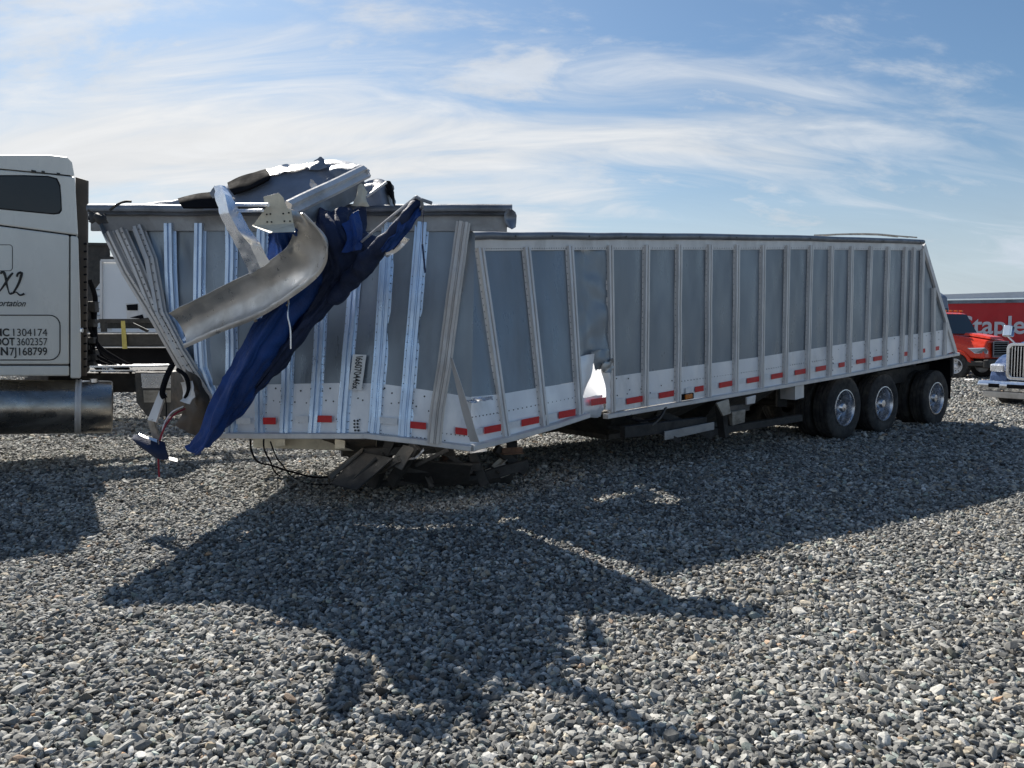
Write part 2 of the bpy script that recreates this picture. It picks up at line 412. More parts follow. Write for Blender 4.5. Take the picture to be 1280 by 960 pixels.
    for k in range(12):
        ic = g.new('GeometryNodeMeshIcoSphere'); ic.inputs['Radius'].default_value = 1; ic.inputs['Subdivisions'].default_value = 1 + (k % 3 > 0)
        sp = g.new('GeometryNodeSetPosition'); g.l.new(ic.outputs[0], sp.inputs['Geometry'])
        ps = g.new('GeometryNodeInputPosition')
        rv = g.new('FunctionNodeRandomValue', data_type='FLOAT_VECTOR'); rv.inputs['Seed'].default_value = k * 7 + 3
        lo_ = .34 if k % 3 else .25
        rv.inputs['Min'].default_value = (-lo_,) * 3; rv.inputs['Max'].default_value = (lo_,) * 3
        g.l.new(g.vmath('ADD', ps.outputs[0], rv.outputs[0]), sp.inputs['Position'])
        ch_ = g.new('GeometryNodeConvexHull'); g.l.new(sp.outputs[0], ch_.inputs[0])
        sm = g.new('GeometryNodeSetMaterial'); sm.inputs['Material'].default_value = m; g.l.new(ch_.outputs[0], sm.inputs[0])
        g.l.new(sm.outputs[0], join.inputs[0])
    iop = g.new('GeometryNodeInstanceOnPoints'); g.l.new(gi.outputs[0], iop.inputs['Points']); g.l.new(join.outputs[0], iop.inputs['Instance'])
    iop.inputs['Pick Instance'].default_value = True
    def na(nm, ty):
        q = g.new('GeometryNodeInputNamedAttribute', data_type=ty); q.inputs['Name'].default_value = nm; return q.outputs['Attribute']
    g.l.new(na('pick', 'INT'), iop.inputs['Instance Index']); g.l.new(na('scl', 'FLOAT_VECTOR'), iop.inputs['Scale'])
    er = g.new('FunctionNodeEulerToRotation'); g.l.new(na('rot', 'FLOAT_VECTOR'), er.inputs[0]); g.l.new(er.outputs[0], iop.inputs['Rotation'])
    g.l.new(iop.outputs[0], go.inputs[0])
    md = o.modifiers.new('stones', 'NODES'); md.node_group = ng
    me.materials.append(m)
    print('stones', n)
gravel()

# ================================================================== WHEELS
TYRE = [(-.125, .30), (-.142, .36), (-.145, .42), (-.135, .475), (-.118, .50), (-.075, .51), (-.07, .495), (-.062, .495), (-.057, .511), (-.008, .513), (-.004, .497), (.004, .497), (.008, .513),
        (.057, .511), (.062, .495), (.07, .495), (.075, .51), (.118, .50), (.135, .475), (.145, .42), (.142, .36), (.125, .30), (.10, .285), (-.10, .285)]
RIMP = [(.125, .300), (.140, .295), (.142, .283), (.125, .272), (.09, .262), (.02, .255), (-.045, .248), (-.055, .225), (-.035, .17), (-.02, .145), (-.02, .11), (.03, .098), (.10, .085), (.125, .06), (.13, .0), (-.06, .0), (-.06, .24), (-.10, .27), (-.12, .298)]
def wheel(root, loc, nrm, dual=True, scale=1.0, rimmat=None):
    """wheel (hub) > tyre, rim; nrm = outward axle direction in the root's space"""
    rimmat = rimmat or M_rim
    rz = math.atan2(nrm.y, nrm.x)
    hub = MB().lathe([(-.50, .0), (-.50, .09), (.0, .11), (.0, .0)], 16)
    h = part('wheel', hub, M_iron, root, True, local=True); h.location = loc; h.rotation_euler = (random.random() * 0, 0, rz); h.scale = (scale,) * 3
    ty = MB().lathe(TYRE, 48)
    for j in range(48):                          # sidewall ribs / tread blocks
        th = 2 * math.pi * j / 48
        for a in (-.097, .097):
            M = Matrix.Rotation(th, 4, 'X'); ty.box(M @ Vector((a, 0, .503)), (.035, .036, .014), M.to_3x3())
    part('tyre', ty, M_tyre, h, 30, local=True)
    if dual:
        t2 = MB().lathe([(a - .33, r) for a, r in TYRE], 40)
        part('tyre', t2, M_tyre, h, 30, local=True, label='inner tyre of the pair')
    rm = MB().lathe(RIMP, 48)
    for j in range(10):
        th = 2 * math.pi * j / 10; M = Matrix.Rotation(th, 4, 'X')
        c = M @ Vector((-.018, 0, .128)); rm.lathe([(0, 0), (0, .016), (.04, .014), (.045, .0)], 6, Matrix.Translation(c))
    r_ = part('rim', rm, rimmat, h, 35, local=True)
    hh = MB()
    for j in range(10):
        th = 2 * math.pi * (j + .5) / 10; M = Matrix.Rotation(th, 4, 'X'); c = M @ Vector((-.043, 0, .196))
        hh.lathe([(-.004, 0), (-.004, .022), (.004, .022), (.0045, 0)], 12, Matrix.Translation(c))
    part('hand_hole', hh, M_black, h, local=True, stuff=True)
    return h

# ================================================================== TRAILER
TR = thing('hopper_trailer', 'long wrecked grain trailer with grey side panels, buckled and torn open at the front', 'trailer', (1.5, 9.2, 0))
def yTop(x): return 7.50 + (x - 112) / (643 - 112) * (-.24)
def yBot(x): return np.interp(x, [240, 300, 458, 543, 588, 632, 680, 727, 740], [7.35, 7.30, 7.12, 7.10, 7.18, 7.58, 7.95, 8.40, 8.50])
def A_pt(tx, ty, bx, by, t_):
    a = at(tx, ty, yTop(tx)); b = at(bx, by, float(yBot(bx))); return a.lerp(b, t_)
RIBP = [(-.060, -.002), (-.060, .006), (-.042, .006), (-.036, .050), (-.012, .050), (-.006, .030), (.004, .030), (.010, .050), (.040, .050), (.046, .006), (.062, .006), (.062, -.002)]
def ribprof(k=1, dpt=1): return [(a * k, b * dpt) for a, b in RIBP]
def make_rib(path, out, m, k=1, dpt=1, label=None):
    mb = MB(); mb.sweep(ribprof(k, dpt), path, out)
    # rivet heads along both flanges
    return part('rib', mb, m, TR, label=label)
rivets = MB()
def rivet(p, n, r=.007):
    q = n.to_track_quat('X', 'Z').to_matrix().to_4x4(); q.translation = p
    rivets.lathe([(0, r), (.003, r * .9), (.0045, r * .4), (.0045, 0)], 6, q, closed=False)

# ---- stations: path of each rib in the front part (picture coordinates at true depths)
NA = Vector((-.08, -1, .03)).normalized()
frontR = [[(137, 292), (160, 340), (197, 400), (232, 462), (262, 514)],
          [(152, 288), (173, 335), (193, 385), (224, 440), (263, 506)],
          [(173, 284), (189, 325), (201, 392), (226, 440), (264, 500)],
          [(213, 280), (214, 340), (217, 400), (232, 450), (265, 498)],
          [(251, 280), (250, 340), (249, 415), (252, 460), (267, 500)]]
def frontY(px, py): return yTop(px) * (1 - (py - 280) / 265) + float(yBot(max(px, 240))) * ((py - 280) / 265)
Rpaths = []
for k, r in enumerate(frontR):
    ctrl = [at(a, b, frontY(a, b) - (.10 if k < 3 else 0) * math.sin((b - 280) / 230 * math.pi)) for a, b in r]
    def lin_(P, t_):
        x = t_ * (len(P) - 1); i = min(int(x), len(P) - 2); return P[i].lerp(P[i + 1], x - i)
    Rpaths.append([lin_(ctrl, i / 12) for i in range(13)])
for k, p in enumerate(Rpaths):
    make_rib(p, (Vector((-.3 + .25 * k, -1, .05)) if k < 3 else NA), M_alu_dull if k < 3 else M_ablue, .95 if k < 3 else 1, label='buckled rib leaning at the torn front' if k < 3 else None)
for k in range(4):
    a, b = Rpaths[k], Rpaths[k + 1]
    g = [[a[i] + Vector((0, .03, 0)), a[i].lerp(b[i], .4) + Vector((0, .07 if i % 4 else .02, 0)), b[i] + Vector((0, .02, 0))] for i in range(0, 13, 2)]
    part('side_panel', sheet(g, 8, 20, .012, 5, .004, 0, k, linear=True), M_panel, TR, 30, label='crumpled panel at the torn front' if k < 3 else None)
# straight stations
topx = [251, 289, 329, 368, 409, 450, 487, 528, 580]; botx = [267, 290, 326, 357, 393, 428, 469, 506, 543]
boty = [500, 541, 541, 541, 542, 542, 543, 547, 553]
def divA(x): return np.interp(x, [260, 421, 478, 573, 600], [482, 479, 480, 494, 498])
def ybotrail(x): return np.interp(x, [262, 458, 588, 733], [543, 543, 558, 518])
stA = []
for tx, bx, by in zip(topx, botx, boty):
    a = at(tx, 279, yTop(tx)); b = at(bx, by, float(yBot(bx))); stA.append((a, b, (tx, 279), (bx, by)))
def dent(p, s=0): return .016 * noise.noise(p * .9 + Vector((s, 0, 0))) + .006 * noise.noise(p * 3.1)
def wallpanel(a0, a1, b1, b0, name, m, off, nrm, seed=0, amp=1.0, label=None):
    """thin panel through corners (top-left, top-right, bottom-right, bottom-left)"""
    nu, nv = 6, 10; vs = []; 
    for side in (0, 1):
        for i in range(nv + 1):
            for j in range(nu + 1):
                u, v = j / nu, i / nv
                p = a0.lerp(a1, u).lerp(b0.lerp(b1, u), v)
                e = math.sin(math.pi * u) * dent(p, seed) * amp
                vs.append(p + nrm * (off + e - (.004 if side else 0)))
    W = nu + 1; K = W * (nv + 1); fs = []
    for i in range(nv):
        for j in range(nu):
            a, b, c, d_ = i * W + j, i * W + j + 1, (i + 1) * W + j + 1, (i + 1) * W + j
            fs += [(a, b, c, d_), (K + d_, K + c, K + b, K + a)]
    ring = [j for j in range(W)] + [i * W + nu for i in range(1, nv + 1)] + [nv * W + j for j in range(nu - 1, -1, -1)] + [i * W for i in range(nv - 1, 0, -1)]
    for a, b in zip(ring, ring[1:] + ring[:1]): fs.append((b, a, K + a, K + b))
    return part(name, MB().add(vs, fs), m, TR, 60, label=label)
def tsplit(st, div):                             # fraction along the station where the dark panel ends
    (a, b, pa, pb) = st; t_ = .5
    for _ in range(6):
        x = pa[0] + (pb[0] - pa[0]) * t_; t_ = (float(div(x)) - pa[1]) / (pb[1] - pa[1])
    return t_
def rivrow(p, q, n, nrm, r=.007, jit=0):
    for i in range(n):
        rivet(p.lerp(q, (i + .5) / n) + nrm * .001 + Vector((random.uniform(-jit, jit), 0, random.uniform(-jit, jit))), nrm, r)
for p in Rpaths[:3]:
    for a, b in zip(p, p[1:]):
        for q in (.25, .75): rivet(a.lerp(b, q) + Vector((.02, -.053, 0)), Vector((0, -1, 0)), .007)
for k, st in enumerate(stA):
    if k > 0:
        a, b = st[0], st[1]; nrm = NA
        loose = k == 8
        path = [a.lerp(b, i / 12) + Vector((.012 * noise.noise(Vector((i * .35, k, 0))), (-.06 if loose else 0) + .015 * noise.noise(Vector((i * .4, k, 5))), 0)) for i in range(13)]
        make_rib(path, (NA if k < 6 else Vector((.12, -1, 0)).normalized()), M_alu_dull if loose else (M_ablue if k < 8 else M_alu), 1.0 if k < 6 else 1.1, 1, 'loose rib sprung from the wall' if loose else None)
        for s in (-1, 1): rivrow(a + Vector((s * .052, -.008, 0)), b + Vector((s * .052, -.008, 0)), 26, NA, .005)
for k in range(len(stA) - 1):
    s0, s1 = stA[k], stA[k + 1]
    t0, t1 = tsplit(s0, divA), tsplit(s1, divA)
    m0, m1 = s0[0].lerp(s0[1], t0), s1[0].lerp(s1[1], t1)
    wallpanel(s0[0], s1[0], m1, m0, 'side_panel', M_panel, -.006, NA, k, 1.2)
    if k > 0: 
        wallpanel(m0, m1, s1[1], s0[1], 'skirt_panel', M_skirt, 0, NA, k + 50, .5)
        rivrow(m0.lerp(s0[1], .12), m1.lerp(s1[1], .12), 3, NA, .009, .02); rivrow(m0.lerp(s0[1], .35), m1.lerp(s1[1], .35), 4, NA, .008, .03)
        rivrow(m0.lerp(s0[1], .75), m1.lerp(s1[1], .75), 3, NA, .007, .02)
# last front panel, up to the kink
kb = at(588, 558, 7.18); kt = at(594, 292, 7.26); s0 = stA[-1]
kst = (kt, kb, (594, 292), (588, 558)); tk = tsplit(kst, divA); t0 = tsplit(s0, divA)
NA2 = Vector((.15, -1, 0)).normalized()
m0, m1 = s0[0].lerp(s0[1], t0), kt.lerp(kb, tk)
wallpanel(s0[0] + Vector((0, .02, 0)), kt, m1, m0, 'side_panel', M_panel, -.006, NA2, 30, 1)
wallpanel(m0, m1, kb, s0[1], 'skirt_panel', M_skirt, 0, NA2, 81, .5)
rivrow(m0.lerp(s0[1], .8), m1.lerp(kb, .8), 8, NA2, .006)
# rear part stations
rt = [(599, 311), (657, 310), (711, 308), (761, 307), (807, 306.5), (847.5, 306), (885.5, 306), (920, 306), (952.5, 306.5), (983, 307), (1012, 307), (1038, 307.5), (1063, 308), (1087, 308), (1109, 308.5), (1130.5, 309), (1141, 309.5), (1152, 311), (1166, 360), (1181, 403)]
rb = [(632, 546), (680, 534), (724, 522), (764, 515), (805, 508), (846, 502), (884, 496), (918, 490.5), (950, 485.5), (980, 480), (1008, 475.5), (1035, 471), (1059.5, 466.5), (1082, 462.5), (1104, 458.5), (1125.5, 455), (1136, 453), (1149, 450.5), (1165, 447), (1179, 444)]
def divC(x): return np.interp(x, [588, 628, 668, 712, 767, 850, 948, 1039, 1110, 1140, 1175, 1200], [499, 493, 486, 479, 470, 458.7, 446, 432, 421, 418, 413, 409])
stC = [(onC(588, 314), at(588, 558, 7.18), (588, 314), (588, 558))]
for k, (a, b) in enumerate(zip(rt, rb)):
    A_ = onC(*a); B_ = onC(*b) if k > 2 else at(b[0], b[1], float(yBot(b[0])))
    stC.append((A_, B_, a, b))
for k, st in enumerate(stC):
    if k == 0: continue
    a, b = st[0], st[1]; up = (a - b).normalized()
    a2 = a if k > 18 else a + up * .0
    path = [a2.lerp(b, i / 10) + NC * (.006 * noise.noise(Vector((i * .4, k, 2)))) for i in range(11)]
    make_rib(path, NC, M_alu, .94, .9)
    for s in (-1, 1): rivrow(a + DC * s * .052 + NC * .008, b + DC * s * .052 + NC * .008, 28, NC, .005)
for k in range(len(stC) - 1):
    s0, s1 = stC[k], stC[k + 1]
    if k == 3: continue                          # torn bay built below
    t0, t1 = tsplit(s0, divC), tsplit(s1, divC)
    a0, a1 = s0[0], s1[0]
    if k == 19: a0 = s0[0]
    m0, m1 = s0[0].lerp(s0[1], max(.05, t0)), s1[0].lerp(s1[1], max(.05, t1))
    nn = NC if k > 3 else Vector((.45, -.9, 0)).normalized()
    wallpanel(a0, a1, m1, m0, 'side_panel', M_panel, -.006, nn, k + 9, 1)
    wallpanel(m0, m1, s1[1], s0[1], 'skirt_panel', M_skirt, 0, nn, k + 70, .4)
    if k > 3:
        if 6 <= k <= 11 or k in (1, 2): rivrow(m0.lerp(s0[1], .42), m1.lerp(s1[1], .42), 10, nn, .007)
        else: 
            for q in (.12, .4, .62): rivrow(m0.lerp(s0[1], q), m1.lerp(s1[1], q), 3, nn, .009, .03)
    else: rivrow(m0.lerp(s0[1], .42), m1.lerp(s1[1], .42), 9, nn, .007)
    if 12 <= k <= 18:
        for q in range(4): rivrow(m0.lerp(s0[1], .45 + .12 * q), m0.lerp(s0[1], .45 + .12 * q).lerp(m1.lerp(s1[1], .45 + .12 * q), .3), 2, nn, .012)
# end triangle behind the last rib, along the slope of the rear
e_top, e_bot = onC(1153, 306), onC(1193, 441)
s1 = stC[-1]
mb = MB().extr([s1[0], e_bot + Vector((0, 0, .03)), s1[1]], -NC * .004); part('side_panel', mb, M_skirt, TR)
mb = MB().extr([stC[-2][0], s1[0], s1[0].lerp(stC[-2][0], .5) - Vector((0, 0, .02))], -NC * .004); part('side_panel', mb, M_panel, TR)
# sloping rear edge
part('rear_edge', MB().sweep([(-.045, -.01), (-.045, .03), (.045, .03), (.045, -.01)], [e_top + DC * .02, e_bot + DC * .02], NC), M_alu, TR, label='sloping edge bar of the rear end')
# torn bay between rib 15 and 16 with a hole at the bottom
L, Rr = stC[3], stC[4]
def bay(u, py):
    t_ = (py - 308) / (520 - 308); return L[0].lerp(Rr[0], u).lerp(L[1].lerp(Rr[1], u), t_)
g = [[bay(u, y) + NC * o_ for u, o_ in ((0, 0), (.3, -.03), (.55, -.05), (.8, .0), (1, 0))] for y in (308, 345, 385, 425, 448)]
part('side_panel', sheet(g, 14, 26, .022, 3.2, .004, 0, 3, ragged=.02), M_panel, TR, 60, label='panel torn and creased above the hole')
def frag(pts, nm, m, lab, off=.02, cr_=.02, seed=0, sub=(8, 8)):
    g = [[bay(u, y) + NC * (off + o_) for u, y, o_ in row] for row in pts]
    return part(nm, sheet(g, sub[0], sub[1], cr_, 9, .004, 0, seed, ragged=.02), m, TR, 50, label=lab)
frag([[(-.02, 447, 0), (.2, 444, .01), (.45, 443, .02)], [(.0, 462, 0), (.2, 460, .02), (.42, 462, .0)], [(.0, 480, 0), (.13, 478, .02), (.26, 480, .0)], [(.0, 512, 0), (.05, 505, .0), (.12, 498, -.03)]], 'torn_skirt', M_skirt, 'bright torn sheet left of the hole', cr_=.012)
frag([[(.42, 440, 0), (.7, 438, .02), (1, 438, 0)], [(.48, 456, -.01), (.75, 455, .03), (1, 452, 0)], [(.55, 464, -.02), (.82, 462, .0), (1, 462, 0)]], 'torn_skirt', M_panel, 'grey scrap above the hole', seed=4)
frag([[(.62, 455, .03), (.8, 454, .05), (1, 450, .02)], [(.66, 466, .02), (.84, 468, .04), (1, 464, .02)]], 'torn_skirt', M_bent, 'flap curled above the hole', seed=5)
frag([[(.72, 462, -.02), (.88, 462, 0), (1, 462, 0)], [(.84, 492, -.02), (.92, 492, 0), (1, 492, 0)], [(.82, 516, -.02), (.9, 517, 0), (1, 518, 0)]], 'torn_skirt', M_skirt, 'jagged strip right of the hole', seed=6)
frag([[(.08, 496, .02), (.4, 495, .04), (.66, 496, .02)], [(.08, 510, .02), (.4, 510, .05), (.66, 510, .02)], [(.10, 521, .0), (.4, 523, .02), (.62, 523, .0)]], 'torn_skirt', M_skirt, 'hanging skirt piece under the hole', seed=8, cr_=.012)
# bottom rails
RLP = [(-.028, -.03), (-.028, .035), (-.02, .055), (.022, .055), (.028, .045), (.028, -.03)]
def rail(name, path, prof, out, m, label=None, sm=False):
    return part(name, MB().sweep(prof, path, out), m, TR, sm, label=label)
rail('bottom_rail', [at(262, 544, 7.31), at(360, 544.5, 7.2), at(458, 544.5, 7.10)], RLP, NA, M_alu)
rail('bottom_rail', [at(456, 544, 7.08), at(520, 551, 7.07), at(588, 560, 7.15)], RLP, NA2, M_alu)
rail('bottom_rail', [at(587, 560, 7.14), at(640, 547, 7.62), at(690, 533, 8.0), at(733, 519, 8.42)], RLP, Vector((.45, -.9, 0)).normalized(), M_alu)
rail('bottom_rail', [onC(756, 520.5), onC(900, 496), onC(1050, 470), onC(1196, 442.5)], RLP, NC, M_alu)
# top rails: cap tube + flat band
def tr_y(x): return np.interp(x, [588, 700, 860, 1000, 1152], [291, 290.8, 291.6, 293.5, 298])
CAP = [(-.035, -.04), (-.04, .03), (-.025, .055), (0, .064), (.025, .055), (.04, .03), (.035, -.04)]
xs = list(range(585, 1153, 27)) + [1152]
capC = [onC(x, tr_y(x) + 4.3) + Vector((0, 0, .012 * noise.noise(Vector((x * .03, 1, 0))))) for x in xs]
rail('top_rail', capC, CAP, NC, M_rail, 'dented top rail of the rear section', 50)
band = [onC(x, tr_y(x) + (12 if x < 900 else 12 - (x - 900) / 252 * 3)) for x in xs]
rail('top_band', band, [(-.085, -.02), (-.085, .012), (.085, .012), (.085, -.02)], NC, M_alu, 'flat riveted band under the top rail')
for a, b in zip(band, band[1:]): rivrow(a + NC * .012 - Vector((0, 0, .065)), b + NC * .012 - Vector((0, 0, .065)), 9, NC, .005)
for x in list(range(640, 1150, 46)):
    rivet(onC(x, tr_y(x) + 5) + NC * .062, NC, .012)
capA = [at(x, 262.5 + .0 * x, yTop(x) - .05) + Vector((0, 0, .012 * noise.noise(Vector((x * .02, 4, 0))))) for x in range(112, 644, 24)]
CAPA = [(-.052, -.05), (-.052, .02), (-.03, .05), (0, .06), (.02, .05), (.026, .02), (.045, .03), (.05, .0), (.05, -.05)]
rail('top_rail', capA, CAPA, NA, M_rail, 'dented top rail of the front section', 50)
bandA = [at(x, 277.5, yTop(x) - .01) for x in range(114, 634, 24)] + [at(634, 278, yTop(634))]
rail('top_band', bandA, [(-.085, -.02), (-.085, .010), (.085, .010), (.085, -.02)], NA, M_band)
rail('rail_lip', [p + Vector((0, -.02, .075)) for p in bandA], [(-.008, -.02), (-.008, .03), (.008, .03), (.008, -.02)], NA, M_alu_shiny, 'bright lip under the front top rail')
part('crushed_rail_end', sheet([[at(632, 261, 7.18), at(640, 262, 7.12), at(645, 266, 7.26)], [at(630, 272, 7.16), at(637, 273, 7.2), at(646, 272, 7.26)], [at(632, 283, 7.2), at(640, 286, 7.12), at(645, 284, 7.26)]], 8, 8, .010, 14, .006, 0, 2), M_rail, TR, 50)
# inside rear of the cap: closes the top edge and gives the wall thickness
part('torn_rail_end', sheet([[at(110, 265, 7.3), at(118, 265, 7.25), at(132, 266, 7.2)], [at(110, 270, 7.24), at(122, 270, 7.2), at(134, 271, 7.2)], [at(112, 277, 7.25), at(122, 279, 7.2), at(136, 277, 7.2)]], 12, 10, .03, 11, .005, 0, 5, ragged=.03), M_iron, TR, 50)
# reflective tape
def tape(f, x, y, wpx, hpx, dy, nrm, red=True):
    a = [f(x - wpx / 2, y - hpx / 2 - dy / 2 * -1), f(x + wpx / 2, y - hpx / 2 + dy / 2 * -1), f(x + wpx / 2, y + hpx / 2 + dy / 2 * -1), f(x - wpx / 2, y + hpx / 2 - dy / 2 * -1)]
    part('red_reflector' if red else 'white_reflector', MB().extr([p + nrm * .018 for p in a], -nrm * .003), M_red if red else M_whtape, TR)
for x, y in ((792, 500), (832, 493), (873, 486), (906, 480.3), (940, 474.8), (970, 469.8), (999, 464.8), (1025, 460.5), (1051, 456), (1075, 451.5), (1096, 448), (1130, 442.5), (1152.5, 438.5), (1170, 435.5)):
    k = (1900 - x) / 1110; wr = 20 * k * k; hr = 7.4 * k
    if x in (873, 1051, 1130, 1152.5, 1170): wr *= .62
    tape(onC, x, y, wr, hr, wr * .18, NC)
    if x < 1100: tape(onC, x - wr * .5 - 8 * k * k, y + 3 * k * k * .6, 12 * k * k, hr, 2.4 * k * k, NC, False)
fA = lambda x, y: at(x, y, float(yBot(x)) - .012)
for x, y, wr, dy in ((336, 526, 19, 0), (405, 523.5, 21, -.4), (522, 531.5, 22, -2), (577, 539, 15, -2)):
    tape(fA, x, y, wr, 8.5, dy, NA)
for x, y, wr, dy in ((305, 526, 18, 0), (378, 524, 16, 0), (486, 526, 22, -2)): tape(fA, x, y, wr, 8, dy, NA, False)
NB = Vector((.45, -.9, 0)).normalized()
for x, y, wr, dy in ((615, 536, 21, 4), (662, 526.5, 22, 4.5), (708, 517, 21, 4)):
    tape(fA, x, y, wr, 8.5, dy, NB); tape(fA, x - 20, y + 4, 15, 8, 3, NB, False)
part('red_reflector', MB().extr([bay(.2, 498) + NC * .1, bay(.65, 498) + NC * .1, bay(.65, 506) + NC * .1, bay(.2, 506) + NC * .1], -NC * .003), M_red, TR, label='red reflector on the hanging piece under the hole')
# amber side lamp
lb = onC(854, 494, .03)
lm = part('side_lamp', MB().bar(onC(850.5, 497, .02), onC(866, 494.5, .02), .04, .075), M_black, TR, bevel=.008)
part('lamp_lens', MB().bar(onC(856.5, 496.3, .045), onC(865, 494.8, .045), .03, .062), M_amber, lm, bevel=.008)
# number label
nu_ = (at(436.5, 487, 7.115) - at(442, 443, 7.15)).normalized(); 
q = [at(441, 443, 7.15), at(458, 443.5, 7.15), at(452, 487.5, 7.115), at(435.5, 487, 7.115)]
lab = part('number_label', MB().extr(q, Vector((0, .003, 0))), M_label, TR)
text('label_digits', 'I66070446x', M_ink, lab, at(445.3, 445.5, 7.142), nu_, Vector((1, 0, .1)), .092, .70, 0, .0012, .0008)
# hole cluster at the buckle
for i in range(9):
    rivet(at(443 + (i % 2) * 4 + (i // 6), 526 + (i // 2) * 4, 7.115), NA, .012)
for k_ in range(11): rivet(at(460 + 3.2 * k_, 540.2 + k_ * .45, 7.09), NA2, .007)
for k_ in range(11): rivet(at(506 + 5 * k_, 545.2 + k_ * .55, 7.085), NA2, .007)
# torn flap beside the kink
part('torn_flap', sheet([[at(562, 446, 7.0), at(566, 449, 6.9)], [at(574, 500, 7.0), at(584, 505, 6.88)], [at(588, 552, 7.0), at(599, 553, 6.95)]], 4, 12, .006, 6, .004), M_alu, TR, 50, label='thin triangular flap standing out at the kink')
part('torn_flap', sheet([[at(582, 500, 7.12), at(600, 497, 7.2), at(615, 494, 7.35)], [at(583, 504, 7.05), at(600, 501, 7.12), at(616, 499, 7.3)]], 12, 3, .01, 20, .003, ragged=.02), M_alu_shiny, TR, 50)
part('rivets', rivets, M_rivet, TR, stuff=True)

# ---- body behind the near wall: far wall, front wall, sloping rear, hoppers
WD = 2.5
farC = []
def backC(p): return p - NC * WD
c0t, c0b = onC(600, 300), onC(600, 545); 
body = MB()
def slab(p, n, th): 
    body.extr(p, n * th)
wt, wb = onC(1150, 301), e_bot + Vector((0, 0, 0))
slab([backC(c0t), backC(wt), backC(wb), backC(c0b)], NC, .04)
part('far_wall', body, M_skirt, TR)
apron0 = backC(onC(560, 548)); apron1 = backC(onC(1010, 480))
part('far_wall', MB().extr([Vector((apron0.x, apron0.y, .9)), Vector((apron1.x, apron1.y, 1.0)), Vector((apron1.x, apron1.y, .22)), Vector((apron0.x, apron0.y, .14))], NC * .05), M_iron, TR, label='added dark apron below the far side that blocks sunlight under the body')  # added apron: keeps sun off the ground and reads as shade beyond
# unseen sheet just inside the near wall keeps light from leaking between panels
inn = MB().extr([stC[4][0] - NC * .02, wt - NC * .02 - Vector((0, 0, .1)), wb - NC * .02 + Vector((0, 0, .02)), stC[4][1] - NC * .02], -NC * .006)
part('light_seal', inn, M_skirt, TR)
# sloping rear end
rs = MB().extr([e_top, e_bot, backC(e_bot), backC(e_top)], -DC * .02); part('rear_wall', rs, M_panel, TR)
part('top_rail', MB().sweep(CAP, [backC(onC(x, tr_y(x) + 4)) for x in (600, 800, 1000, 1152)], -NC), M_rail, TR, 50, label='far side top rail')
# hoppers (two inverted pyramids) below the body
def hopper(x0, x1, zdrop, m=M_frame):
    a, b = onC(x0, 530), onC(x1, 530)
    zt0 = onC(x0, np.interp(x0, [756, 1196], [521, 442])).z; zt1 = onC(x1, np.interp(x1, [756, 1196], [521, 442])).z
    P1 = Vector((a.x, a.y, zt0)) - NC * .05; P2 = Vector((b.x, b.y, zt1)) - NC * .05
    P3 = P2 - NC * (WD - .1); P4 = P1 - NC * (WD - .1); c = (P1 + P2 + P3 + P4) / 4
    lo = [p.lerp(c, .62) for p in (P1, P2, P3, P4)]; lo = [Vector((p.x, p.y, .34)) for p in lo]
    up = [P1, P2, P3, P4]
    mb = MB()
    for i in range(4):
        j = (i + 1) % 4; n = (up[j] - up[i]).cross(lo[i] - up[i]).normalized()
        mb.extr([up[i], up[j], lo[j], lo[i]], n * .01)
    mb2 = MB()
    for i in range(4): mb2.bar(lo[i], lo[(i + 1) % 4], .07, .09)
    h_ = part('hopper', mb, m, TR); part('gate_frame', mb2, M_frame, h_)
hopper(770, 905, .4); hopper(905, 985, .4)
# interior floor slope seen sunlit through the hole
fl = [onC(722, 470) - NC * .04, onC(790, 470) - NC * .04, onC(790, 470) - NC * .75, onC(722, 470) - NC * .75]
fl[0].z = fl[1].z = .93; fl[2].z = fl[3].z = 1.42
part('floor_sheet', MB().extr(fl, Vector((0, 0, -.01))), M_bright, TR, label='sunlit sheet inside seen through the hole')
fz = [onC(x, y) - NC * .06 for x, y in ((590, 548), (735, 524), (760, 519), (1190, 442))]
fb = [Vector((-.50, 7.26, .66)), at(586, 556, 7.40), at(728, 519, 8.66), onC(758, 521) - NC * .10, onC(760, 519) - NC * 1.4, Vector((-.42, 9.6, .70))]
part('floor_sheet', MB().extr(fb, Vector((0, 0, .02))), M_frame, TR)  # unseen filler floor, shuts the gap where sun came through the buckle
part('floor_sheet', MB().extr([fz[0], fz[3], fz[3] - NC * (WD - .1), fz[0] - NC * (WD - .1)], Vector((0, 0, .03))), M_frame, TR)  # unseen closing sheet, stops sun passing down through the open body
# front body
fa = [at(120, 270, 9.6), at(640, 262, 9.6), at(640, 490, 9.6), at(150, 500, 9.6)]
part('far_wall', MB().extr([Vector((p.x, p.y, p.z)) for p in (Vector((-3.95, 9.55, 2.9)), Vector((-.4, 9.75, 2.85)), Vector((-.4, 9.75, .72)), Vector((-2.9, 9.55, .8)))], Vector((0, .04, 0))), M_skirt, TR)
part('top_rail', MB().sweep(CAP, [Vector((-3.95, 9.55, 2.9)), Vector((-.35, 9.75, 2.86))], Vector((0, 1, 0))), M_rail, TR, 50)
part('front_wall', sheet([[Vector((-3.97, 7.4, 2.75)), Vector((-3.9, 8.5, 2.7)), Vector((-3.95, 9.5, 2.8))], [Vector((-3.3, 7.4, 1.7)), Vector((-3.1, 8.5, 1.7)), Vector((-3.3, 9.5, 1.8))], [Vector((-2.85, 7.4, .95)), Vector((-2.7, 8.5, .95)), Vector((-2.8, 9.5, 1.0))]], 12, 12, .06, 3, .006), M_panel, TR, 50, label='front wall folded in')
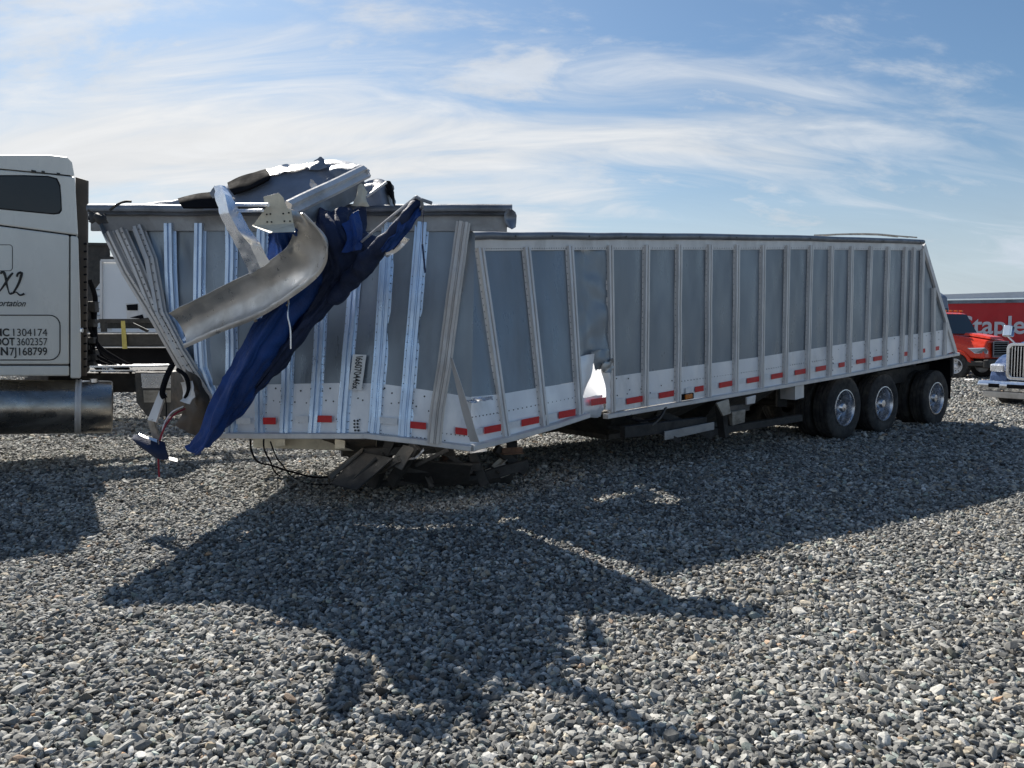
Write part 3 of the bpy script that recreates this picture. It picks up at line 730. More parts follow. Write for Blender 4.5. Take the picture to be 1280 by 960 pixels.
# front floor / hopper slope and under frame
part('floor_sheet', MB().extr([Vector((-2.75, 7.36, .80)), Vector((-1.3, 7.24, .74)), Vector((-.50, 7.24, .66)), Vector((-.4, 9.7, .72)), Vector((-2.75, 9.5, .82))], Vector((0, 0, .03))), M_frame, TR)
fr = MB()
fr.bar(at(318, 551, 7.9), at(470, 556, 7.8), .09, .13); fr.bar(at(318, 549, 9.0), at(470, 553, 9.0), .09, .13)
fr.bar(at(350, 552, 7.5), at(350, 552, 9.2), .1, .1); fr.bar(at(425, 555, 7.5), at(425, 555, 9.2), .1, .1)
part('under_frame', fr, M_cream, TR, bevel=.01, label='dirty cream under frame below the front floor')
part('hopper', sheet([[at(400, 547, 7.5), at(430, 547, 7.45), at(470, 548, 7.4)], [at(425, 560, 7.9), at(445, 566, 7.85), at(470, 570, 7.8)], [at(440, 575, 8.1), at(455, 580, 8.1), at(475, 580, 8.0)]], 8, 8, .02, 6, .008, 0, 7), M_frame, TR, 50, label='crushed front hopper slope')

# wreckage below the buckle
def plate(name, quad, th, m, lab=None, bev=.004, parent=None):
    n = (quad[1] - quad[0]).cross(quad[3] - quad[0]).normalized()
    return part(name, MB().extr(quad, n * th), m, parent or TR, bevel=bev, label=lab)
plate('leg_foot', [at(414, 606, 7.2), at(446, 614, 7.1), at(492, 574, 7.3), at(450, 566, 7.45)], .02, M_iron, 'dark plate leaning on the gravel')
plate('leg_foot', [at(412, 600, 7.35), at(450, 566, 7.5), at(452, 560, 7.5), at(409, 594, 7.35)], .12, M_frame)
leg = MB()
for a, b, w_, h_ in (((430, 612, 7.15), (470, 572, 7.3), .03, .03), ((466, 608, 7.6), (492, 548, 7.5), .10, .10), ((489, 604, 7.5), (520, 556, 7.3), .05, .12), ((470, 605, 7.7), (600, 596, 7.8), .08, .05),
                     ((500, 586, 7.6), (600, 583, 7.7), .10, .08), ((520, 582, 7.4), (560, 562, 7.3), .04, .04), ((545, 558, 7.5), (590, 590, 7.6), .05, .05), ((600, 596, 7.9), (660, 580, 8.0), .08, .10),
                     ((590, 566, 7.8), (606, 606, 7.8), .09, .09), ((620, 560, 8.0), (655, 590, 8.2), .07, .09), ((640, 552, 8.4), (640, 590, 8.4), .12, .12), ((455, 565, 7.5), (560, 560, 7.6), .12, .08),
                     ((530, 600, 8.3), (640, 596, 8.5), .12, .16), ((560, 556, 8.0), (560, 606, 8.0), .12, .12)):
    leg.bar(at(*a), at(*b), w_, h_)
part('crushed_landing_gear', leg, M_iron, TR, bevel=.006)
plate('crushed_plate', [at(487, 580, 7.35), at(503, 588, 7.3), at(520, 560, 7.3), at(505, 556, 7.35)], .02, M_frame)
plate('crushed_plate', [at(500, 575, 7.5), at(590, 582, 7.5), at(585, 606, 7.7), at(505, 604, 7.7)], .03, M_iron)
plate('crushed_plate', [at(540, 556, 7.35), at(566, 560, 7.3), at(570, 571, 7.4), at(548, 569, 7.45)], .01, M_frame)
plate('crushed_plate', [at(586, 566, 7.4), at(608, 563, 7.5), at(604, 558, 7.5), at(588, 560, 7.4)], .03, M_alu)
plate('crushed_plate', [at(606, 588, 7.9), at(632, 580, 8.0), at(625, 592, 8.1), at(605, 597, 8.0)], .01, M_tan)
M_rust = mat('rusty_steel', (.16, .085, .05), .8, .1, .35, 9, .5, (.06, .045, .035), .5, 60)
random.seed(21)
for k_ in range(16):
    x = random.uniform(470, 650); y = random.uniform(562, 596); Yd = 7.35 + (x - 470) * .004 + random.uniform(-.05, .25)
    a = at(x, y, Yd); b = a + Vector((random.uniform(-.35, .35), random.uniform(-.2, .2), random.uniform(-.14, .14)))
    b.z = max(b.z, .08); a.z = max(a.z, .08)
    mb = MB()
    if k_ % 3 == 0: mb.tube([a, a.lerp(b, .5) + Vector((0, 0, random.uniform(-.05, .06))), b], random.uniform(.012, .03), 8)
    else:                                        # angle section
        mb.bar(a, b, random.uniform(.05, .09), .008); mb.bar(a + Vector((0, .02, .03)), b + Vector((0, .02, .03)), .008, .06)
    part('bent_bracket', mb, (M_frame, M_rust, M_iron, M_tan)[k_ % 4 if k_ % 5 else 0], TR)
part('torn_strip', sheet([[at(510, 575, 7.2), at(514, 572, 7.2)], [at(520, 573, 7.1), at(521, 570, 7.1)], [at(530, 563, 7.15), at(529, 560, 7.15)]], 2, 10, .004, 8, .003), M_alu_shiny, TR, 50)
def cable(name, pts, r, m, root=None, n=30, lab=None):
    P = [at(*p) if len(p) == 3 else gnd(p[0], p[1], .03) for p in pts]
    return part(name, MB().tube([cr(P, i / n) for i in range(n + 1)], r, 6), m, root or TR, True, label=lab)
cable('air_hose', [(313, 545, 7.4), (314, 562, 7.4), (322, 577, 7.3), (340, 582, 7.2), (365, 590, 7.4), (400, 597, 7.6), (430, 590, 7.6)], .010, M_black)
cable('air_hose', [(330, 545, 7.4), (330, 560, 7.3), (337, 575, 7.2), (350, 595), (400, 606), (470, 600)], .009, M_black)
cable('air_hose', [(338, 552, 7.5), (344, 568, 7.4), (352, 580, 7.3), (375, 600), (440, 603)], .007, M_black)
# mid underside clutter
plate('hopper_gate', [at(831, 539.5, 9.3), at(893, 527.5, 9.7), at(893, 537, 9.7), at(831, 550.5, 9.3)], .02, M_band, 'pale gate plate low under the body')
mid = MB()
for a, b, w_, h_ in (((778, 540, 9.1), (880, 528, 9.8), .10, .14), ((790, 520, 9.4), (850, 552, 9.4), .06, .06), ((820, 515, 9.8), (890, 545, 9.9), .08, .10), ((900, 505, 10.3), (905, 545, 10.4), .10, .12), ((880, 541, 10.6), (1000, 522, 11.6), .10, .10),
                     ((760, 532, 9.6), (800, 545, 9.6), .05, .05)):
    mid.bar(at(*a), at(*b), w_, h_)
part('under_frame', mid, M_iron, TR, bevel=.006)
plate('bracket', [at(896, 504, 9.9), at(911, 499, 10.0), at(914, 517, 10.0), at(904, 520, 9.95)], .03, M_tan)
plate('bracket', [at(915, 515, 10.1), at(932, 512, 10.2), at(931, 528, 10.2), at(916, 532, 10.1)], .06, M_tan)
plate('bracket', [at(911, 508, 10.2), at(937, 504, 10.4), at(937, 513, 10.4), at(912, 517, 10.2)], .04, M_frame)
plate('bracket', [at(934, 497, 10.3), at(945, 494, 10.4), at(944, 504, 10.4), at(934, 506, 10.3)], .03, M_alu)
cable('air_hose', [(782, 521, 9.0), (800, 526, 9.0), (822, 522, 9.1), (832, 510, 9.2)], .012, M_black)
cable('air_hose', [(815, 532, 9.0), (826, 522, 9.1), (833, 509, 9.2)], .010, M_frame)
plate('tool_box', [onC(994, 479, 0), onC(1005, 477, 0), onC(1005, 497, 0), onC(994, 500, 0)], .25, M_alu, 'small pale box hung under the bottom rail')
plate('tool_box_side', [onC(983.5, 481, -.25), onC(994, 479, -.05), onC(994, 500, -.05), onC(983.5, 498, -.25)], .02, M_frame)
# running gear
wf = []
for px in (1057, 1106, 1171):
    c = onC(px, 510, -.05); c.z = .505; wf.append(c)
rootloc = TR.location
for c in wf:
    ctr = c - NC * .145
    wheel(TR, ctr - rootloc, NC, True)
    ctr2 = ctr - NC * 2.15; wheel(TR, ctr2 - rootloc, -NC, True)
axl = MB()
for c in wf: axl.tube([c - NC * .5, c - NC * 2.0], .065, 12)
part('axle', axl, M_iron, TR, True)
ug = MB()
for o_ in (.75, 1.75):
    ug.bar(wf[0] - NC * o_ - DC * 1.6 + Vector((0, 0, .46)), wf[2] - NC * o_ + DC * .75 + Vector((0, 0, .62)), .10, .22)
ug.bar(wf[0] - NC * .75 - DC * .55 + Vector((0, 0, .2)), wf[0] - NC * .75 + DC * .5 + Vector((0, 0, 0)), .09, .10)
for c in wf:
    ug.bar(c - NC * .75 - DC * .62 + Vector((0, 0, .38)), c - NC * .75 + Vector((0, 0, -.02)), .09, .12)
    ug.bar(c - NC * .75 - DC * .62 + Vector((0, 0, .45)), c - NC * .75 - DC * .62 + Vector((0, 0, .0)), .10, .16)
    ug.tube([c - NC * .8 + DC * .15, c - NC * .8 + DC * .15 + Vector((0, 0, .42))], .12, 12)
part('suspension', ug, M_iron, TR, bevel=.008)
plate('cross_panel', [onC(1000, 482, -.45), onC(1187, 450, -.45), onC(1187, 468, -.45), onC(1000, 500, -.45)], .03, M_iron, 'dark frame panel behind the wheels')
mf = onC(1190, 447, -.05); 
plate('mud_flap', [mf, mf - NC * .65, mf - NC * .65 - Vector((0, 0, .78)), mf - Vector((0, 0, .78))], .012, M_black)
mf2 = mf - NC * 1.75
plate('mud_flap', [mf2, mf2 - NC * .65, mf2 - NC * .65 - Vector((0, 0, .78)), mf2 - Vector((0, 0, .78))], .012, M_black)
part('rear_bumper', MB().bar(mf + Vector((0, 0, .02)), mf - NC * 2.4 + Vector((0, 0, .02)), .10, .12).bar(onC(1190, 444, -.02), onC(1190, 470, -.02), .05, .05), M_iron, TR, bevel=.006)
# low bows of the roll tarp standing over the rear
bw = MB()
for (x0, x1, hgt, o_) in ((1018, 1146, .03, .2), (1030, 1135, .045, .5), (1022, 1122, .04, .9)):
    a, b = onC(x0, tr_y(x0), -o_), onC(x1, tr_y(x1) - 1, -o_)
    bw.tube([a.lerp(b, i / 14) + Vector((0, 0, hgt * math.sin(math.pi * i / 14))) for i in range(15)], .012, 6)
part('tarp_bow', bw, M_tan, TR, True)

# ---- wreckage over the front: parts of the trailer that moved with it
part('mounting_plate', MB().extr(pxs([(329, 246, 5.56), (348, 241, 5.56), (354, 247, 5.56), (358, 259, 5.56), (364, 263, 5.56), (367, 280, 5.56), (316, 282, 5.56), (332, 260, 5.56)]), Vector((0, .012, 0)))
     .extr(pxs([(314, 283, 5.54), (316, 281, 5.58), (367, 279, 5.56), (369, 290, 5.36), (336, 291, 5.34)]), Vector((0, .012, .002))), M_cream, TR, bevel=.003, label='cream plate with bolt holes')
holes = MB()
for x, y in ((331, 258), (335, 257.5), (333.5, 268), (338, 267.5), (334, 277.5), (339.5, 277.5), (354, 267), (361, 266), (355.5, 276.5), (362.5, 276.5), (357, 286.5)):
    p = at(x, y, 5.557); holes.lathe([(0, 0), (0, .0062), (.002, .0062), (.002, 0)], 8, Matrix.Translation(p) @ Matrix.Rotation(-math.pi / 2, 4, 'Z'))
part('bolt_hole', holes, M_black, TR, stuff=True)
part('support_bar', MB().tube([at(288, 256, 5.9), at(335, 256, 5.46)], .014, 8).tube([at(288, 263.5, 5.9), at(328, 263, 5.46)], .012, 8), M_alu_shiny, TR, True)
inner = [(214, 391, 6.75), (262, 367, 6.5), (310, 344, 6.2), (345, 322, 5.95), (359, 311, 5.8), (367, 296, 5.78), (369, 279, 5.70), (362, 262, 5.64)]
outer = [(233, 430, 6.7), (276, 411, 6.42), (322, 393, 6.12), (366, 366, 5.86), (396, 342, 5.7), (410, 316, 5.60), (404, 292, 5.56), (380, 266, 5.58)]
g = []
for a, b in zip(inner, outer):
    A_, B_ = at(*a), at(*b)
    g.append([A_ + Vector((0, -.05, 0)), A_.lerp(B_, .12), A_.lerp(B_, .45) + Vector((0, .07, 0)), A_.lerp(B_, .8) + Vector((0, .06, 0)), B_, B_ + Vector((.004, -.06, .0)), B_ + Vector((.012, -.055, -.035))])
part('bent_channel', sheet(g, 24, 60, .012, 4.5, .005, 0, 3), M_bent, TR, 45, label='long bent metal channel curling up to the cream plate')
part('hook', MB().tube(pxs([(354, 374, 6.0), (360, 374, 5.95), (361, 380, 5.95), (358, 382, 5.95)]), .010, 6).tube(pxs([(314, 396, 6.2), (319, 400, 6.2), (320, 402, 6.2)]), .014, 6), M_tan, TR, True)
cable('loose_wire', [(361, 378, 5.95), (360, 395, 5.9), (363, 412, 5.9), (363.5, 436, 5.9)], .006, M_alu_shiny)
# white torn strip
part('torn_strip', sheet([[at(268, 233, 5.9), at(274, 231, 5.85), at(282, 233, 5.9)], [at(269, 246, 5.85), at(281, 243, 5.75), at(290, 246, 5.85)], [at(275, 268, 5.8), at(286, 266, 5.7), at(299, 262, 5.8)],
                          [at(284, 288, 5.8), at(298, 288, 5.72), at(312, 287, 5.8)], [at(298, 312, 5.85), at(312, 306, 5.75), at(326, 305, 5.8)], [at(312, 343, 5.95), at(326, 335, 5.85), at(337, 328, 5.85)]], 14, 40, .006, 9, .003, 0, 6, linear=True, ragged=.006), M_foil, TR, 20, label='bright torn strip hanging over the top rail')
part('torn_strip', sheet([[at(262, 241, 6.0), at(268, 232, 6.0)], [at(266, 248, 6.0), at(274, 246, 5.95)]], 4, 4, .01, 20, .003), M_rail, TR, 45)
# riveted beam thrown across
b0, b1 = at(362, 263, 5.75), at(456, 217, 6.75)
part('thrown_beam', MB().sweep([(-.055, 0), (-.055, .05), (-.04, .055), (.0, .055), (.005, .02), (.055, .025), (.06, 0)], [b0.lerp(b1, i / 8) + Vector((0, 0, .002 * math.sin(i))) for i in range(9)], Vector((.1, -1, .15)).normalized()), M_alu, TR, label='riveted beam lying across the front rail')
part('beam_underside', sheet([[b0 + Vector((0, -.02, -.05)), b0.lerp(b1, .5) + Vector((0, -.02, -.05)), b1 + Vector((0, -.02, -.05))], [b0 + Vector((.03, .05, -.14)), b0.lerp(b1, .5) + Vector((.03, .05, -.16)), b1 + Vector((0, .05, -.16))]], 20, 6, .014, 9, .004), M_rail, TR, 45)
part('torn_strip', sheet([[at(453, 207, 6.75), at(462, 213, 6.72)], [at(450, 228, 6.75), at(459, 222, 6.7)]], 5, 6, .02, 15, .003, ragged=.02), M_alu, TR, 45)
part('torn_strip', sheet([[at(449, 230, 6.5), at(454, 231, 6.45), at(457, 240, 6.5)], [at(444, 248, 6.45), at(452, 247, 6.4), at(459, 252, 6.45)], [at(438, 256, 6.45), at(450, 257, 6.4), at(460, 257, 6.45)]], 8, 10, .02, 14, .003, 0, 2, ragged=.012), M_cream, TR, 45, label='small cream torn scrap on the top rail')
part('torn_strip', sheet([[at(389, 224, 6.4), at(393, 226, 6.4)], [at(388, 232, 6.4), at(397, 233, 6.4)], [at(391, 238, 6.4), at(400, 236, 6.4)]], 4, 6, .02, 25, .003, ragged=.012), M_alu, TR, 45)
part('torn_strip', sheet([[at(505, 296, 5.62), at(512, 299, 5.62)], [at(490, 305, 5.66), at(500, 312, 5.66)], [at(478, 318, 5.72), at(484, 322, 5.7)]], 6, 10, .015, 12, .003, 0, 2), M_alu_shiny, TR, 45)
part('torn_strip', sheet([[at(233, 418, 7.0), at(244, 405, 7.0)], [at(228, 425, 6.98), at(240, 424, 6.98)]], 4, 4, .01, 25, .003, ragged=.02), M_alu_shiny, TR, 45)
part('loose_wire', MB().tube([cr(pxs([(138, 262, 7.1), (146, 256, 7.0), (156, 252, 7.0), (164, 252, 7.0)]), i / 10) for i in range(11)], .012, 5), M_iron, TR, True)

# front-left lower tangle
part('crushed_plate', sheet([[at(232, 462, 7.0), at(246, 470, 6.95), at(262, 500, 7.0)], [at(238, 490, 7.0), at(250, 500, 6.9), at(264, 520, 7.0)], [at(226, 520, 7.0), at(240, 530, 6.95), at(258, 543, 7.0)], [at(222, 532, 7.0), at(236, 542, 6.95), at(250, 546, 7.0)]], 14, 18, .035, 6, .006, 0, 9, ragged=.01), M_brown, TR, 45, label='dark crushed plate at the front corner')
part('crushed_plate', sheet([[at(226, 478, 6.9), at(240, 476, 6.85)], [at(228, 495, 6.9), at(244, 492, 6.8)], [at(226, 503, 6.85), at(236, 505, 6.8)]], 8, 8, .02, 9, .004, 0, 4), M_alu, TR, 45)
plate('strut', [at(199, 488, 6.8), at(207, 491, 6.8), at(195, 528, 6.75), at(184, 525, 6.75)], .04, M_alu, 'pale strut hanging at the front')
plate('strut', [at(184, 527, 6.75), at(191, 524, 6.75), at(200, 552, 6.8), at(193, 554, 6.8)], .03, M_tan)
cable('air_hose', [(216, 455, 6.9), (208, 472, 6.85), (203, 490, 6.8), (206, 498, 6.8)], .028, M_black)
cable('air_hose', [(222, 462, 6.9), (232, 470, 6.85), (236, 486, 6.85), (232, 498, 6.85)], .020, M_black)
cable('air_hose', [(206, 492, 6.8), (208, 510, 6.8), (207, 530, 6.8)], .006, M_black)
cable('red_wire', [(231, 511, 6.85), (218, 518, 6.75), (207, 532, 6.7), (200, 550, 6.7), (198, 570, 6.7), (199, 596, 6.7)], .009, M_wire)
cable('red_wire', [(229, 508, 6.85), (214, 516, 6.78), (204, 533, 6.72), (203, 548, 6.72)], .006, M_whtape)
cable('loose_wire', [(199, 590, 6.7), (198.5, 605, 6.7), (199, 620, 6.7)], .003, M_black)
part('bent_step', sheet([[at(167, 543, 6.8), at(182, 546, 6.7), at(206, 552, 6.7)], [at(167, 552, 6.7), at(185, 560, 6.6), at(209, 566, 6.65)], [at(190, 570, 6.75), at(200, 575, 6.65), at(212, 574, 6.7)]], 12, 10, .012, 6, .01, 0, 3), M_navy, TR, 45, label='dark bent plate hanging just above the gravel')
part('bent_step', sheet([[at(173, 542, 6.68), at(196, 549, 6.62)], [at(176, 545, 6.64), at(196, 553, 6.6)]], 6, 3, .003, 6, .004), M_alu_shiny, TR, 45)
part('bent_step', sheet([[at(210, 571, 6.7), at(222, 573, 6.7)], [at(210, 575, 6.66), at(222, 577, 6.66)]], 6, 3, .003, 6, .004), M_alu_shiny, TR, 45)

# ================================================================== TARP pieces (cloth lying over the wreck)
TP = thing('torn_tarp', 'torn blue and navy roll tarp draped over the wrecked front of the trailer', 'tarp', at(330, 420, 6.4))
part('blue_cloth', sheet([pxs(r) for r in [
    [(338, 286, 5.75), (348, 284, 5.65), (358, 284, 5.62), (370, 284, 5.70)],
    [(334, 322, 6.05), (350, 322, 5.95), (372, 318, 5.9), (400, 300, 6.0)],
    [(330, 392, 6.35), (350, 372, 6.2), (380, 352, 6.15), (425, 335, 6.2)],
    [(318, 408, 6.45), (332, 405, 6.25), (355, 398, 6.3), (392, 385, 6.45)],
    [(290, 455, 6.55), (308, 452, 6.35), (330, 445, 6.4), (362, 432, 6.6)],
    [(266, 502, 6.7), (282, 498, 6.5), (300, 492, 6.55), (330, 484, 6.75)],
    [(248, 545, 6.8), (260, 545, 6.6), (270, 538, 6.65), (298, 520, 6.85)],
    [(232, 560, 6.8), (243, 568, 6.7), (254, 562, 6.7), (270, 546, 6.85)]]], 60, 90, .018, 5, .003, .020, 1, ragged=.008), M_blue, TP, 60, local=False)
part('navy_cloth', sheet([pxs(r) for r in [
    [(396, 262, 6.1), (418, 261, 6.1), (440, 260, 6.3), (458, 258, 6.5)],
    [(394, 290, 5.95), (420, 285, 5.9), (440, 285, 6.1), (456, 290, 6.4)],
    [(404, 330, 6.05), (425, 318, 5.95), (455, 305, 6.05), (486, 300, 6.2)],
    [(398, 365, 6.25), (420, 352, 6.15), (445, 340, 6.2), (466, 335, 6.4)],
    [(372, 405, 6.4), (388, 398, 6.3), (408, 385, 6.35), (430, 368, 6.5)],
    [(345, 440, 6.55), (358, 436, 6.45), (370, 428, 6.5), (388, 410, 6.7)],
    [(312, 490, 6.7), (322, 482, 6.65), (335, 472, 6.65), (352, 458, 6.85)],
    [(286, 530, 6.85), (294, 520, 6.78), (303, 508, 6.8), (318, 492, 6.88)]]], 60, 90, .014, 4, .003, .018, 4, ragged=.01), M_navy, TP, 60)
part('blue_cloth', sheet([pxs(r) for r in [
    [(428, 282, 5.98), (440, 268, 5.98), (449, 262, 6.1)],
    [(434, 300, 5.92), (445, 295, 5.9), (452, 290, 6.1)],
    [(428, 318, 5.9), (440, 314, 5.88), (452, 312, 6.0)]]], 16, 20, .02, 6, .003, .01, 7), M_blue, TP, 60, label='bright blue patch of cloth near the beam')
# grey sheet and dark rubber heaped on top of the front
part('grey_cloth', sheet([pxs(r) for r in [
    [(170, 264, 8.2), (225, 254, 8.1), (272, 247, 8.0), (292, 233, 8.1), (335, 222, 8.2), (375, 217, 8.2), (402, 213, 8.2), (440, 212, 8.1), (462, 220, 8.0)],
    [(168, 259, 7.75), (225, 248, 7.62), (270, 241, 7.40), (292, 226, 7.30), (335, 213, 7.35), (378, 206, 7.40), (402, 201, 7.4), (440, 206, 7.3), (460, 216, 7.2)],
    [(170, 263, 7.66), (225, 256, 7.55), (270, 251, 7.25), (292, 240, 7.12), (335, 230, 7.14), (375, 224, 7.16), (402, 222, 7.2), (430, 226, 7.12), (450, 232, 7.1)],
    [(170, 267, 7.62), (225, 264, 7.52), (270, 262, 7.2), (292, 258, 7.0), (335, 256, 6.98), (375, 256, 6.95), (402, 254, 6.95), (430, 252, 6.95), (450, 250, 6.95)]]], 70, 36, .018, 2.6, .005, 0, 3), M_greyt, TP, 60, label='grey sheet humped above the front rail')
part('rubber_patch', sheet([pxs(r) for r in [
    [(284, 228, 7.2), (305, 219, 7.2), (332, 211, 7.22)], [(286, 235, 7.06), (308, 229, 7.06), (337, 218, 7.08)], [(291, 242, 7.0), (312, 235, 7.0), (335, 224, 7.04)]]], 16, 10, .005, 4, .02, 0, 2), M_black, TP, 60, label='dark rubber flap on the hump')
part('rubber_patch', sheet([pxs(r) for r in [
    [(222, 248, 7.16), (245, 242, 7.16), (270, 239, 7.16)], [(224, 253, 7.06), (246, 249, 7.06), (271, 248, 7.04)], [(228, 259, 7.02), (248, 259, 7.0), (272, 259, 7.0)]]], 16, 10, .005, 4, .02, 0, 4), M_black, TP, 60, label='dark rubber flap low on the front rail')
part('white_band', sheet([pxs(r) for r in [
    [(332, 212, 7.25), (354, 207, 7.27), (384, 204, 7.28)], [(336, 219, 7.14), (357, 215, 7.16), (384, 209, 7.2)]]], 14, 5, .008, 6, .004, 0, 2, ragged=.01), M_alu, TP, 60)
part('torn_peak', sheet([pxs(r) for r in [[(386, 206, 7.3), (400, 196, 7.3), (405, 199, 7.3)], [(384, 211, 7.2), (398, 212, 7.2), (409, 211, 7.2)]]], 8, 6, .015, 12, .004, 0, 2), M_rail, TP, 45)
part('grey_roll', sheet([pxs(r) for r in [
    [(415, 208, 7.2), (440, 204, 7.2), (455, 210, 7.15)], [(412, 214, 7.05), (436, 210, 7.05), (452, 214, 7.05)], [(420, 222, 7.02), (436, 220, 7.0), (450, 222, 7.0)]]], 12, 8, .02, 8, .004, 0, 1), M_rail, TP, 45)
part('blue_roll', sheet([pxs(r) for r in [
    [(455, 228, 6.95), (468, 225, 6.92), (484, 226, 6.95), (492, 232, 7.1)], [(456, 240, 6.82), (468, 236, 6.8), (482, 232, 6.85), (493, 246, 7.3)], [(458, 258, 6.8), (470, 256, 6.75), (484, 256, 6.8), (494, 258, 7.2)]]], 20, 16, .02, 7, .005, 0, 8), M_greyt, TP, 60)
part('rubber_patch', sheet([pxs(r) for r in [[(480, 227, 6.9), (488, 226, 6.85), (491, 232, 7.0)], [(484, 238, 6.8), (490, 240, 6.8), (493, 252, 6.95)], [(489, 248, 6.8), (492, 254, 6.8), (494, 258, 6.95)]]], 8, 8, .01, 9, .005, 0, 1), M_black, TP, 60)
part('tarp_pole', MB().tube(pxs([(458, 246, 6.6), (483, 228, 6.7)]), .012, 8), M_alu, TP, True)
# rolled cloth on its pole
P = pxs([(521, 252, 5.56), (508, 270, 5.5), (492, 289, 5.6), (474, 310, 5.72), (455, 330, 5.88), (438, 350, 6.05), (418, 375, 6.2)])
n = 50; path = [cr(P, i / n) for i in range(n + 1)]
rad = [np.interp(i / n, [0, .15, .4, .7, 1], [.028, .038, .048, .075, .06]) * (1 + .25 * noise.noise(Vector((i * .25, 0, 0)))) for i in range(n + 1)]
mb = MB(); mb.tube(path, rad, 14)
mb.v = [tuple(Vector(v) + noise.noise_vector(Vector(v) * 9) * .028) for v in mb.v]
part('rolled_cloth', mb, M_navy, TP, 60, label='rolled navy cloth pointing up to the right')
part('rolled_cloth', sheet([pxs(r) for r in [[(514, 258, 5.56), (527, 254, 5.54)], [(500, 282, 5.50), (523, 270, 5.46)], [(484, 300, 5.58), (512, 290, 5.56)], [(470, 318, 5.7), (492, 312, 5.66)]]], 12, 20, .03, 8, .003, .01, 1), M_blue, TP, 60, label='blue cloth end hanging from the roll')
part('tarp_pole', MB().tube([cr(pxs([(452, 302, 6.0), (478, 280, 5.8), (500, 262, 5.6), (520, 246, 5.56)]), i / 8) for i in range(9)], .010, 8), M_alu, TP, True)
part('pole_tip', MB().bar(at(519, 247, 5.54), at(540, 254, 5.54), .03, .022).tube(pxs([(520, 246, 5.41), (527, 250, 5.38), (528, 258, 5.4), (525, 262, 5.56)]), .014, 6), M_rail, TP, bevel=.004)
part('hanging_strap', MB().bar(at(529, 262, 5.6), at(528, 305, 5.65), .004, .02).bar(at(528, 305, 5.65), at(531.5, 341, 5.7), .004, .028), M_navy, TP)

# ================================================================== WHITE TRACTOR (left)
TK = thing('white_tractor', 'off-white sleeper tractor at the left edge with a polished fuel tank and black lettering', 'truck', (-6.2, 10.6, 0))
back = Vector((-.475, .88, 0)) * 2.35
def slabT(name, poly, m, off=0, depth=None, bev=.018, label=None, parent=None):
    return part(name, MB().extr([onT(x, y, off) for x, y in poly], depth or back), m, parent or TK, bevel=bev, label=label)
part('body_core', MB().extr([onT(x, y, -.03) for x, y in ((-190, 215), (88, 217), (95, 296), (98, 468), (-190, 468))], back * .96), M_black, TK)
part('roof_cap', MB().add([tuple(onT(x, y)) for x, y in ((-190, 213), (-190, 196), (60, 194), (84, 197), (90, 203), (93, 219.5), (74, 217.5), (0, 210.5))]
     + [tuple(onT(x, y) + back * .06 + Vector((0, 0, .0))) for x, y in ((-190, 190), (60, 190.5), (82, 193.2), (88, 199))] , [(0, 1, 2, 3, 4, 5, 6, 7), (1, 8, 9, 2), (2, 9, 10, 3), (3, 10, 11, 4)])
     .extr([onT(x, y) + back * .06 for x, y in ((-190, 190), (60, 190.5), (82, 193.2), (88, 199), (91.5, 219), (-190, 213))], back * .9), M_cab, TK, 30)
up = slabT('upper_side_panel', [(-190, 214), (0, 211.8), (74, 218.8), (93.3, 221), (97.3, 293.8), (0, 281), (-190, 262)], M_cab)
slabT('lower_side_panel', [(-190, 263.4), (0, 282.6), (86.5, 294), (86.5, 455.5), (-190, 455.5)], M_cab)
slabT('corner_panel', [(88, 294.4), (97.4, 295.7), (100.5, 400), (101, 473), (88, 473)], M_cab)
slabT('skirt', [(-190, 457.2), (86.5, 457.2), (86.5, 470), (-190, 470)], M_cab)
win = [(-60, 219), (-20, 218), (0, 220), (30, 220), (60, 221), (70, 224), (74, 232), (75.5, 250), (76, 262), (73, 266), (66, 267), (0, 260.5), (-60, 256)]
slabT('window_seal', [(x * 1.0 + (1.2 if x > 60 else 0), y + (1.2 if y > 250 else -1.2)) for x, y in win], M_black, .004, Vector((0, .02, 0)), .002)
slabT('window', win, M_glass, .008, Vector((0, .02, 0)), .003)
# hatch outline
def outline(name, pts, wd, m, off, parent):
    P_ = [onT(x, y, off) for x, y in pts]; mb = MB()
    for a, b in zip(P_, P_[1:]): mb.bar(a, b, .006, wd, Vector((0, -1, 0)).cross((b - a)).normalized() if False else (0, 0, 1) if abs((b - a).x) > abs((b - a).z) else (1, 0, 0))
    return part(name, mb, m, parent)
def rr(x0, y0, x1, y1, r, n=5, slope=0):
    out = []
    for cx, cy, a0 in ((x1 - r, y0 + r, -90), (x1 - r, y1 - r, 0), (x0 + r, y1 - r, 90), (x0 + r, y0 + r, 180)):
        for i in range(n + 1):
            a = R(a0 + 90 * i / n); out.append((cx + r * math.cos(a), cy + r * math.sin(a) + slope * (cx - x1)))
    return out + [out[0]]
def line(name, pts, r, m, off, parent):
    return part(name, MB().tube([onT(x, y, off) for x, y in pts], r, 6), m, parent)
line('hatch_outline', rr(-60, 306, 15.5, 338.5, 4), .004, M_ink, .0, TK)
line('lettering_frame', rr(-90, 394, 75, 450, 13, 7), .0065, M_ink, .001, TK)
xT = Vector((1, .54, 0)).normalized(); zT = Vector((0, 0, 1))
def ttxt(body, xr, yb, size, xs, **k): return text('lettering', body, M_ink, TK, onT(xr, yb, .004), xT, zT, size, xs, align='RIGHT', **k)
ttxt('1304174', 59.5, 420, .125, .84); ttxt('MC', 12, 420, .125, .80, bold=.003)
ttxt('3602357', 59.5, 431.5, .125, .72); ttxt('USDOT', 18.6, 431.5, .125, .72, bold=.003)
ttxt('7J168799', 59.5, 443.8, .132, .78, bold=.0012); ttxt('VIN', 10.8, 443.8, .132, .78, bold=.004)
ttxt('Transportation', 31.5, 383, .105, .78, shear=.45, bold=.0008)
